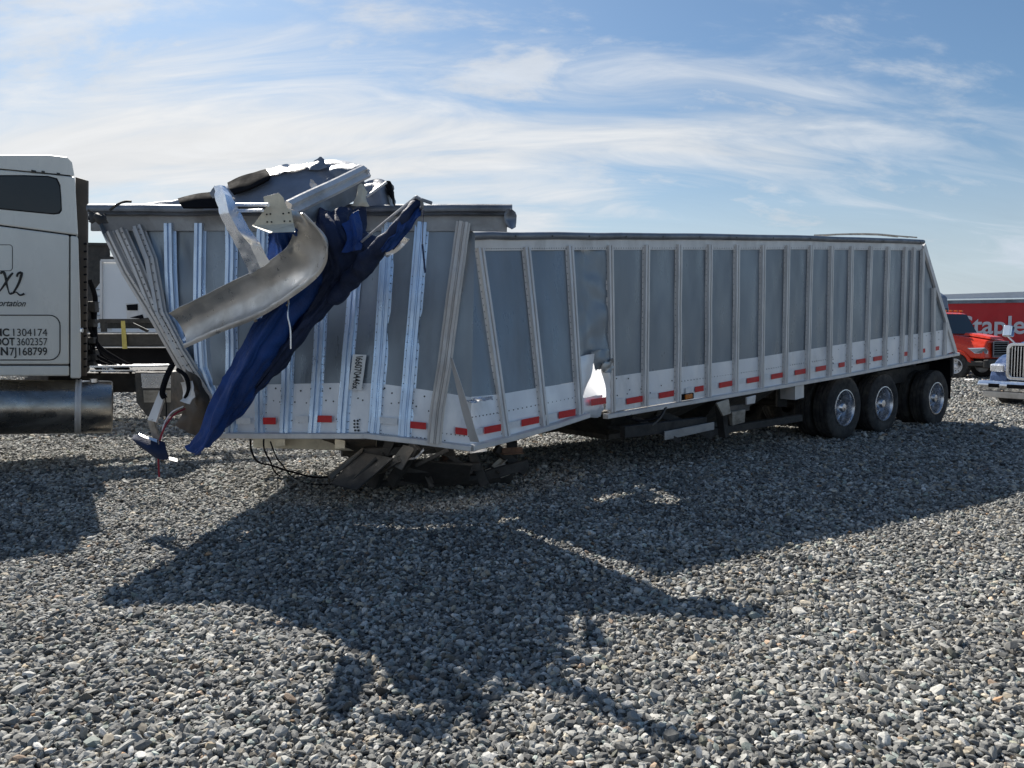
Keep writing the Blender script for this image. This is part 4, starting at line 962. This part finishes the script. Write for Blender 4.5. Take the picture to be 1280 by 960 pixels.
def stroke(pts, r, nm='lettering'):
    P_ = [onT(x, y, .004) for x, y in pts]; n = 24
    part(nm, MB().tube([cr(P_, i / n) for i in range(n + 1)], [r * (.55 + .75 * abs(math.sin(i / n * 3.6 + .6))) for i in range(n + 1)], 6), M_ink, TK)
stroke([(0, 342), (4, 340), (6.5, 345), (9, 358), (12, 367), (15.5, 366)], .011)
stroke([(16, 341), (11, 347), (4, 358), (-4, 368), (-8, 369)], .010)
stroke([(21, 346), (22.5, 342), (27, 341), (25, 350), (21, 359), (16, 367), (20, 365), (25, 369), (30.5, 367)], .011)
# roof clearance bits
part('clamp', MB().bar(onT(39, 213.5, .01), onT(45, 214.5, .01), .02, .02).bar(onT(52, 214.5, .01), onT(56, 215.2, .01), .02, .02).bar(onT(71, 217, .01), onT(75, 217.5, .01), .02, .02), M_ink, TK)
# side extender
part('side_extender', MB().extr([onT(x, y, -.25) for x, y in ((94, 221), (109, 225.5), (108.5, 300), (107, 470), (99, 470))], Vector((0, .04, 0))), M_brown, TK, bevel=.006, label='dark side extender behind the sleeper')
gr = MB()
for i in range(17): gr.bar(onT(104.5, 305 + i * 9.6, -.2), onT(108.5, 304.5 + i * 9.6, -.2), .03, .02)
part('extender_edge', gr, M_black, TK, stuff=True)
part('glint_marker', MB().bar(onT(99.5, 413, .03), onT(104, 413, .03), .05, .06), M_chrome, TK, bevel=.012, label='small chrome marker standing in for a sun glint on the rear corner')  # chrome piece stands in for a sun glint on the marker
# tank
tc = onT(0, 509, -.36); r_t = .335
ta = onT(-180, 509, -.36); tb = onT(141, 508.5, -.36); ax_ = (tb - ta).normalized(); Ln = (tb - ta).length
Q = ax_.to_track_quat('X', 'Z').to_matrix().to_4x4(); Q.translation = ta
tk = part('fuel_tank', MB().lathe([(0, 0), (0, r_t)] + [(Ln * i / 12, r_t) for i in range(1, 12)] + [(Ln - .05, r_t), (Ln - .018, r_t * .985), (Ln - .004, r_t * .94), (Ln, r_t * .86), (Ln - .002, r_t * .5), (Ln - .002, 0)], 56, Q, closed=False), M_tank, TK, 35)
for xp in (98, -70):
    tcn = (onT(xp, 509, -.36) - ta).length
    part('tank_strap', MB().lathe([(tcn - .035, r_t + .002), (tcn - .033, r_t + .010), (tcn - .012, r_t + .012), (tcn - .010, r_t + .004), (tcn + .010, r_t + .004), (tcn + .012, r_t + .012), (tcn + .033, r_t + .010), (tcn + .035, r_t + .002)], 56, Q), M_alu, tk, 35)
part('tank_cap', MB().tube([onT(118, 478, -.25), onT(118, 473.5, -.25)], .05, 14), M_chrome, tk, True)
# frame behind cab
ch = MB()
ch.bar(onT(60, 478, -.85), onT(330, 478, -.85), .09, .26); ch.bar(onT(60, 478, -1.65), onT(330, 478, -1.65), .09, .26)
for x in (110, 190, 270): ch.bar(onT(x, 480, -.85), onT(x, 480, -1.65), .1, .16)
part('chassis', ch, M_iron, TK, bevel=.01)
part('deck_edge', MB().bar(onT(112, 457.5, -.6), onT(212, 456.5, -.6), .5, .022).bar(onT(112, 463, -.55), onT(166, 463, -.55), .02, .018), M_alu_shiny, TK, label='bright edge of the deck plate behind the sleeper')
dp = part('step_box', MB().extr([onT(x, y, -.1) for x, y in ((168, 465), (214, 465), (214, 521), (184, 521), (170, 503))], Vector((0, .55, 0))), M_frame, TK, bevel=.012)
part('tread_plate', MB().extr([onT(x, y, -.085) for x, y in ((176, 467), (213, 467), (213, 485), (178, 485))], Vector((0, .012, 0))), M_alu, dp)
tr_ = MB()
for i in range(11):
    for j in range(5):
        x, y = 178 + i * 3.3 + (j % 2) * 1.6, 469.5 + j * 3.3; s_ = 1 if (i + j) % 2 else -1
        tr_.bar(onT(x - 1, y - s_ * .9, -.078), onT(x + 1, y + s_ * .9, -.078), .008, .008)
part('tread_bars', tr_, M_alu_shiny, dp, stuff=True)
part('step_face', MB().extr([onT(x, y, -.08) for x, y in ((179, 488), (213, 488), (213, 503), (180, 503))], Vector((0, .012, 0))), M_tan, dp)
for pts, r in (([(104, 395), (108, 425), (118, 448), (140, 458), (162, 462)], .025), ([(106, 415), (116, 440), (135, 452), (165, 466)], .018), ([(110, 405), (124, 432), (146, 448), (166, 458)], .022),
               ([(108, 380), (116, 395), (116, 425), (112, 455)], .035), ([(112, 350), (119, 372), (118, 400), (120, 430)], .03), ([(104, 440), (108, 452), (118, 458), (126, 466)], .02), ([(120, 430), (130, 446), (150, 455), (158, 462)], .012)):
    P_ = [onT(x, y, -.5 - r * 4) for x, y in pts]; part('air_hose', MB().tube([cr(P_, i / 24) for i in range(25)], r, 8), M_black, TK, True)
cl = MB()
for i in range(14):
    x, y = 106 + random.random() * 18, 380 + random.random() * 78
    cl.box(onT(x, y, -.6), (.10 * random.random() + .04, .1, .1 * random.random() + .05))
part('valve_block', cl, M_iron, TK, bevel=.008)
for x in (455, 560):
    c = onT(x, 520, -1.1); c.z = .52; 
    for s_, nn in ((0, Vector((.475, -.88, 0))), (1.9, Vector((-.475, .88, 0)))):
        wheel(TK, c - Vector((.475, -.88, 0)) * s_ - TK.location, nn, False)
fr2 = MB(); a_ = onT(300, 478, -.95); 
for o_ in (0, .8): fr2.bar(onT(320, 478, -.85 - o_), onT(600, 480, -.85 - o_), .09, .24)
part('chassis', fr2, M_iron, TK)

# ================================================================== BACKGROUND LEFT
BX = thing('white_box_trailer', 'white box trailer standing behind the gap between the tractor and the wreck', 'trailer', at(150, 440, 26) * 1)
BX.location.z = 0
y0 = 26
part('box_side', MB().extr(pxs([(128, 327, y0), (260, 327, y0), (260, 402, y0), (128, 402, y0)]), Vector((-.4, 2.5, 0))), M_white, BX, bevel=.03)
fr3 = MB().bar(at(126.5, 326, y0 - .05), at(260, 326, y0 - .05), .06, .10).bar(at(127, 326, y0 - .05), at(127, 402, y0 - .05), .10, .06)
part('corner_frame', fr3, M_alu, BX)
part('vent_panel', MB().extr(pxs([(157, 379, y0 - .02), (184, 379, y0 - .02), (184, 398, y0 - .02), (159, 400, y0 - .02)]), Vector((0, .01, 0))), M_alu, BX)
part('vent_opening', MB().extr(pxs([(158, 381, y0 - .04), (172, 380, y0 - .04), (172, 388, y0 - .04), (159, 388, y0 - .04)]), Vector((0, .01, 0))).extr(pxs([(162, 397, y0 - .04), (178, 393, y0 - .04), (180, 399, y0 - .04)]), Vector((0, .01, 0))), M_black, BX)
for x in (140, 240):
    c = at(x, 430, y0 + .3); c.z = .5; wheel(BX, c - BX.location, Vector((0, -1, 0)), False)
part('under_frame', MB().bar(at(128, 406, y0 + .5), at(260, 406, y0 + .5), .3, .25), M_iron, BX)
DK = thing('dark_tractor', 'dark brown tractor cab partly hidden behind the white sleeper', 'truck', Vector((-16.5, 31, 0)))
part('cab', MB().extr(pxs([(70, 305, 30), (137, 306, 30), (138, 318, 30), (134, 346, 30), (126, 352, 30), (117, 365, 30), (112, 440, 30), (70, 440, 30)]), Vector((-1.4, 2.2, 0))), M_iron, DK, bevel=.05)
part('roof_edge', MB().bar(at(108, 305, 29.9), at(140, 305.5, 29.9),   .1, .1), M_iron, DK)
part('wind_deflector', MB().extr(pxs([(128, 319, 29.8), (142, 321, 29.8), (142, 326, 29.8), (128, 327, 29.8)]), Vector((0, .6, 0))), M_iron, DK)
c = at(95, 450, 30.5); c.z = .52; wheel(DK, c - DK.location, Vector((0, -1, 0)), False)
c = at(150, 450, 30.5); c.z = .52; 
FB = thing('black_flatbed', 'black flatbed trailer low behind the gap, with a yellow strap hanging', 'trailer', Vector((-7.5, 14.5, 0)))
y1 = 14.0
part('deck', MB().extr(pxs([(60, 417, y1), (250, 417, y1), (250, 433, y1), (60, 433, y1)]), Vector((0, 2.4, 0))), M_iron, FB, bevel=.02)
part('deck_rail', MB().bar(at(60, 416, y1 - .03), at(250, 416, y1 - .03), .05, .03).bar(at(60, 433.5, y1 - .03), at(250, 433.5, y1 - .03), .05, .02), M_rail, FB)
part('side_beam', MB().extr(pxs([(60, 435, y1 + .2), (250, 435, y1 + .2), (250, 455, y1 + .2), (60, 455, y1 + .2)]), Vector((0, .2, 0))), M_black, FB)
part('strap', MB().extr(pxs([(151, 401, y1 - .06), (156, 401, y1 - .06), (159, 436, y1 - .06), (153, 436, y1 - .06)]), Vector((0, .008, 0))), M_ywire, FB)
part('load_frame', MB().bar(at(122, 401, y1 + .4), at(200, 401, y1 + .4), .1, .07).bar(at(170, 401, y1 + .4), at(205, 396, y1 + .4), .06, .05).bar(at(130, 403, y1 + .4), at(130, 416, y1 + .4), .08, .08).bar(at(160, 402, y1 + .6), at(185, 414, y1 + .6), .05, .05), M_iron, FB)
for x in (60, 300, 380):
    c = at(x, 450, y1 + .3); c.z = .505; wheel(FB, c - FB.location, Vector((0, -1, 0)), False)
WB = thing('white_shed', 'low white shed with siding far behind the dark tractor', 'shed', Vector((-26, 48, 0)))
part('wall', MB().extr(pxs([(60, 352, 46), (140, 352, 46), (140, 432, 46), (60, 432, 46)]), Vector((0, 6, 0))), M_white, WB)
sl_ = MB()
for i in range(9): sl_.bar(at(60, 354 + i * 8, 45.9), at(140, 354 + i * 8, 45.9), .12, .03)
part('siding', sl_, M_rail, WB, stuff=True)

# ================================================================== BACKGROUND RIGHT
y2 = 43.0
RT = thing('red_trailer', 'long red box trailer with big pale lettering at the right edge', 'trailer', Vector((27, 44, 0)))
def on2(px, py, off=0):
    r = ray(px, py); k = (y2 + 3.0 - off) / (r.y + .10 * r.x); return O + r * k
part('box', MB().extr([on2(x, y) for x, y in ((1130, 378), (1460, 371), (1460, 458), (1130, 455))], Vector((.25, 2.5, 0))), M_redt, RT, bevel=.03)
part('roof_panel', MB().extr([on2(x, y, -.02) for x, y in ((1130, 369.5), (1180, 368), (1280, 364.5), (1460, 359), (1460, 371), (1130, 378))], Vector((.25, 2.4, 0))), M_white, RT)
part('upper_rail', MB().bar(on2(1130, 375.5, .06), on2(1460, 370.0, .06), .06, .08), M_chrome, RT)
part('upper_band', MB().bar(on2(1130, 378.8, .04), on2(1460, 373.5, .04), .05, .16), M_rail, RT)
xR = (on2(1280, 440) - on2(1200, 440)); xR.z = 0
text('lettering', 'Staples', M_letter, RT, on2(1200.5, 416.8, .05), xR, (0, 0, 1), 1.40, 1.02, 0, .022, .01)
part('side_skirt', MB().bar(on2(1130, 457, .02), on2(1460, 459, .02), .08, .25), M_iron, RT)
for x in (1290, 1330):
    c = on2(x, 460, -.2); c.z = .52; wheel(RT, c - RT.location, Vector((0, -1, 0)), False)
part('landing_leg', MB().bar(on2(1225, 450, -.3), on2(1225, 474, -.3), .15, .15), M_iron, RT)

RK = thing('red_truck', 'red short-nosed truck parked in front of the red trailer', 'truck', (17.4, 30.5, 0), R(-60))
def prof(p, y0_, y1_, taper=0, ztop=None):
    """side profile (x,z) extruded across the width; upper points pulled in by taper"""
    zs = [q[1] for q in p]; zm = min(zs); zM = max(zs); mb = MB(); n = len(p)
    A_ = [Vector((x, y0_ + taper * (z - zm) / (zM - zm), z)) for x, z in p]; B_ = [Vector((x, y1_ - taper * (z - zm) / (zM - zm), z)) for x, z in p]
    return mb.add(A_ + B_, [tuple(range(n))[::-1], tuple(range(n, 2 * n))] + [(i, (i + 1) % n, n + (i + 1) % n, n + i) for i in range(n)])
def lp(name, mb, m, root, bev=.02, sm=False, label=None): return part(name, mb, m, root, sm, bevel=bev, local=True, label=label)
lp('chassis', MB().box((-1.5, 0, .75), (6.5, .9, .25)), M_iron, RK)
cabm = prof([(-1.6, .75), (-1.6, 2.45), (-1.5, 2.54), (-.2, 2.58), (.05, 2.53), (.45, 1.70), (.45, .75)], -1.05, 1.05, .12)
cab = lp('cab', cabm, M_redp, RK, .05)
lp('windshield', MB().add([(.10, -.86, 2.50), (.10, .86, 2.50), (.49, .96, 1.74), (.49, -.96, 1.74), (.04, -.86, 2.50), (.04, .86, 2.50), (.43, .96, 1.74), (.43, -.96, 1.74)], [(0, 1, 2, 3), (7, 6, 5, 4), (0, 4, 5, 1), (1, 5, 6, 2), (2, 6, 7, 3), (3, 7, 4, 0)]), M_glass, RK, 0)
for s_ in (-1, 1):
    yb = s_ * 1.0; dw = MB().add([(-.9, s_ * .965, 2.38), (-.05, s_ * .965, 2.38), (.28, s_ * 1.035, 1.72), (-.9, s_ * 1.035, 1.72), (-.9, s_ * .93, 2.38), (-.05, s_ * .93, 2.38), (.28, s_ * 1.0, 1.72), (-.9, s_ * 1.0, 1.72)], [(0, 1, 2, 3), (7, 6, 5, 4), (0, 4, 5, 1), (1, 5, 6, 2), (2, 6, 7, 3), (3, 7, 4, 0)])
    lp('side_window', dw, M_glass, RK, 0)
hood = MB().add([(.4, -.85, 1.72), (.4, .85, 1.72), (1.75, .62, 1.48), (1.75, -.62, 1.48), (.4, -1.02, .85), (.4, 1.02, .85), (1.85, .98, .80), (1.85, -.98, .80), (.4, -1.0, 1.45), (.4, 1.0, 1.45), (1.8, .95, 1.18), (1.8, -.95, 1.18)],
    [(0, 1, 2, 3), (3, 2, 10, 11), (11, 10, 6, 7), (0, 3, 11, 8), (8, 11, 7, 4), (1, 9, 10, 2), (9, 5, 6, 10), (4, 7, 6, 5), (0, 8, 9, 1), (8, 4, 5, 9)])
lp('hood', hood, M_redp, RK, .05)
lp('hood_bulge', MB().add([(.75, -.5, 1.68), (.75, .5, 1.68), (1.78, .45, 1.52), (1.78, -.45, 1.52), (.8, -.42, 1.78), (.8, .42, 1.78), (1.7, .38, 1.62), (1.7, -.38, 1.62)], [(3, 2, 1, 0), (4, 5, 6, 7), (0, 1, 5, 4), (1, 2, 6, 5), (2, 3, 7, 6), (3, 0, 4, 7)]), M_redp, RK, .03)
lp('grille', MB().box((1.86, 0, 1.15), (.06, .95, .55)), M_black, RK, .02)
gb = MB()
for i in range(6): gb.box((1.90, 0, .93 + i * .09), (.02, .9, .02))
gb.box((1.9, 0, 1.44), (.03, 1.02, .04)).box((1.9, 0, .87), (.03, 1.02, .04)).box((1.9, .5, 1.15), (.03, .04, .58)).box((1.9, -.5, 1.15), (.03, .04, .58))
lp('grille_bars', gb, M_rail, RK, 0)
for s_ in (-1, 1):
    lp('headlight_frame', MB().extr([(1.2, s_ * 1.0, 1.20), (1.82, s_ * .94, 1.22), (1.86, s_ * .80, 1.10), (1.86, s_ * .82, .98), (1.5, s_ * 1.02, 1.0)], Vector((.03, s_ * .025, 0))), M_chrome, RK, .01)
    lp('headlight', MB().extr([(1.27, s_ * 1.01, 1.175), (1.80, s_ * .96, 1.19), (1.86, s_ * .84, 1.09), (1.86, s_ * .86, 1.0), (1.52, s_ * 1.03, 1.02)], Vector((.045, s_ * .035, 0))), M_rail, RK, .01)
    lp('fender', MB().extr([(.25 + .55 + .62 * math.cos(R(a)), s_ * 1.06, .52 + .62 * math.sin(R(a))) for a in range(10, 175, 15)] + [(.25 + .55 + .50 * math.cos(R(a)), s_ * 1.06, .52 + .52 * math.sin(R(a))) for a in range(170, 5, -15)], Vector((0, -s_ * .25, 0))), M_redp, RK, .02)
    wheel(RK, Vector((.8, s_ * .93, .5)), Vector((0, s_, 0)), False, .96, M_whtape)
    wheel(RK, Vector((-3.6, s_ * .93, .5)), Vector((0, s_, 0)), True, .96, M_whtape)
    lp('side_marker', MB().box((.55, s_ * 1.02, 1.38), (.12, .03, .06)), M_amber, RK, .01)
lp('bumper', MB().box((1.95, 0, .62), (.2, 2.15, .32)).box((1.4, 1.0, .62), (1.0, .1, .2)).box((1.4, -1.0, .62), (1.0, .1, .2)), M_iron, RK, .04)
for i in range(5):
    lp('roof_marker', MB().box((-.05, (i - 2) * .36, 2.64), (.12, .09, .06)), M_amber, RK, .01)
lp('bed', MB().box((-3.6, 0, 1.0), (3.6, 2.0, .2)), M_iron, RK)

BK = thing('blue_truck', 'blue truck nose with a big chrome grille at the right edge', 'truck', (11.8, 17.4, 0), R(-153))
bh = MB().add([(-2.2, -.8, 1.80), (-2.2, .8, 1.80), (-.14, .5, 1.46), (-.14, -.5, 1.46), (-2.2, -1.0, 1.1), (-2.2, 1.0, 1.1), (-.14, .56, .66), (-.14, -.56, .66), (-1.6, -.6, .7), (-1.6, .6, .7)],
    [(0, 1, 2, 3), (3, 2, 6, 7), (0, 3, 7, 4), (1, 5, 6, 2), (4, 7, 6, 5), (0, 4, 5, 1)])
lp('hood', bh, M_bluep, BK, .06)
lp('cab', prof([(-4.4, .8), (-4.4, 2.6), (-4.2, 2.8), (-3.0, 2.8), (-2.75, 2.7), (-2.2, 1.78), (-2.2, .8)], -1.05, 1.05, .1), M_bluep, BK, .06)
lp('windshield', MB().add([(-2.67, -.8, 2.6), (-2.67, .8, 2.6), (-2.22, .9, 1.85), (-2.22, -.9, 1.85), (-2.72, -.8, 2.6), (-2.72, .8, 2.6), (-2.27, .9, 1.85), (-2.27, -.9, 1.85)], [(0, 1, 2, 3), (7, 6, 5, 4), (0, 4, 5, 1), (1, 5, 6, 2), (2, 6, 7, 3), (3, 7, 4, 0)]), M_glass, BK, 0)
# grille: chrome surround, dark back, vertical bars
def rrect(cx, cz, w_, h_, r, n=5):
    out = []
    for sx_, sz_, a0 in ((1, 1, 0), (-1, 1, 90), (-1, -1, 180), (1, -1, 270)):
        for i in range(n + 1):
            a = R(a0 + 90 * i / n); out.append((cx + sx_ * (w_ / 2 - r) + r * math.cos(a), cz + sz_ * (h_ / 2 - r) + r * math.sin(a)))
    return out
o1 = rrect(0, 1.06, 1.16, .86, .14); i1 = rrect(0, 1.06, 1.0, .72, .09); n_ = len(o1)
sur = MB().add([(.02, y, z) for y, z in o1] + [(.02, y, z) for y, z in i1] + [(-.12, y, z) for y, z in o1] + [(-.12, y, z) for y, z in i1] ,
    [(i, (i + 1) % n_, n_ + (i + 1) % n_, n_ + i) for i in range(n_)] + [(2 * n_ + i, 2 * n_ + (i + 1) % n_, (i + 1) % n_, i) for i in range(n_)] + [(n_ + i, n_ + (i + 1) % n_, 3 * n_ + (i + 1) % n_, 3 * n_ + i) for i in range(n_)])
lp('grille_surround', sur, M_chrome, BK, .012, label='thick chrome frame round the grille')
lp('grille_back', MB().box((-.10, 0, 1.06), (.05, 1.05, .76)), M_black, BK, 0)
for i in range(15): 
    lp('grille_bar', MB().box((-.03, (i - 7) * .066, 1.06), (.05, .030, .70)), M_chrome, BK, .008)
lp('bumper', prof([(-.1, .36), (-.1, .60), (.12, .60), (.18, .5), (.14, .36)], -1.15, 1.15), M_chrome, BK, .03)
lp('bumper_slot', MB().box((.17, 0, .49), (.03, .9, .09)).box((.17, .75, .49), (.03, .25, .09)).box((.17, -.75, .49), (.03, .25, .09)), M_black, BK, .01)
lp('bumper_lower', prof([(-.1, .20), (-.1, .35), (.12, .35), (.06, .20)], -1.05, 1.05), M_alu, BK, .02)
for s_ in (-1, 1):
    lp('fender', MB().extr([(-.9 + .68 * math.cos(R(a)), s_ * 1.1, .52 + .70 * math.sin(R(a))) for a in range(0, 181, 15)] + [(-.9 + .56 * math.cos(R(a)), s_ * 1.1, .52 + .56 * math.sin(R(a))) for a in range(180, -1, -15)], Vector((0, -s_ * .42, 0))), M_bluep, BK, .03)
    lp('headlight', MB().extr([(-.25, s_ * .68, 1.0), (-.05, s_ * .66, .98), (-.05, s_ * .66, .80), (-.3, s_ * .68, .80)], Vector((-.05, s_ * .36, 0))), M_alu_shiny, BK, .03)
    wheel(BK, Vector((-.9, s_ * .95, .5)), Vector((0, s_, 0)), False)
    lp('mirror', prof([(-.80, 1.62), (-.82, 1.86), (-.68, 1.92), (-.62, 1.64)], s_ * .98 - .10, s_ * .98 + .10), M_chrome, BK, .03)
    lp('mirror_arm', MB().bar((-.7, s_ * .98, 1.64), (-.75, s_ * .74, 1.38), .03, .03), M_chrome, BK, 0)
GK = thing('grey_blue_truck', 'top of a grey and red truck cab peeping behind the rear slope of the wreck', 'truck', Vector((18.5, 34.0, 0)), R(-60))
lp('cab', prof([(-1.4, .8), (-1.4, 3.35), (-1.2, 3.6), (-.2, 3.6), (.1, 3.4), (.35, 2.0), (.35, .8)], -1.1, 1.1, .1), M_greyb, GK, .08)
lp('hood', prof([(.3, .8), (.3, 2.0), (1.5, 1.8), (1.7, 1.5), (1.7, .7)], -.95, .95, .1), M_redp, GK, .06)
lp('windshield', MB().add([(.12, -.86, 3.2), (.12, .86, 3.2), (.37, .93, 2.1), (.37, -.93, 2.1), (.08, -.86, 3.2), (.08, .86, 3.2), (.32, .93, 2.1), (.32, -.93, 2.1)], [(0, 1, 2, 3), (7, 6, 5, 4), (0, 4, 5, 1), (1, 5, 6, 2), (2, 6, 7, 3), (3, 7, 4, 0)]), M_glass, GK, 0)
for s_ in (-1, 1): wheel(GK, Vector((.8, s_ * .93, .5)), Vector((0, s_, 0)), False)
SC = part('white_scrap', sheet([[gnd(1204, 474, .06), gnd(1218, 473, .10)], [gnd(1206, 475.5, .03), gnd(1216, 475.5, .05)]], 6, 4, .02, 6, .01), M_whtape, None, 50)
tag(SC, 'small white scrap lying on the gravel under the red truck', 'scrap')
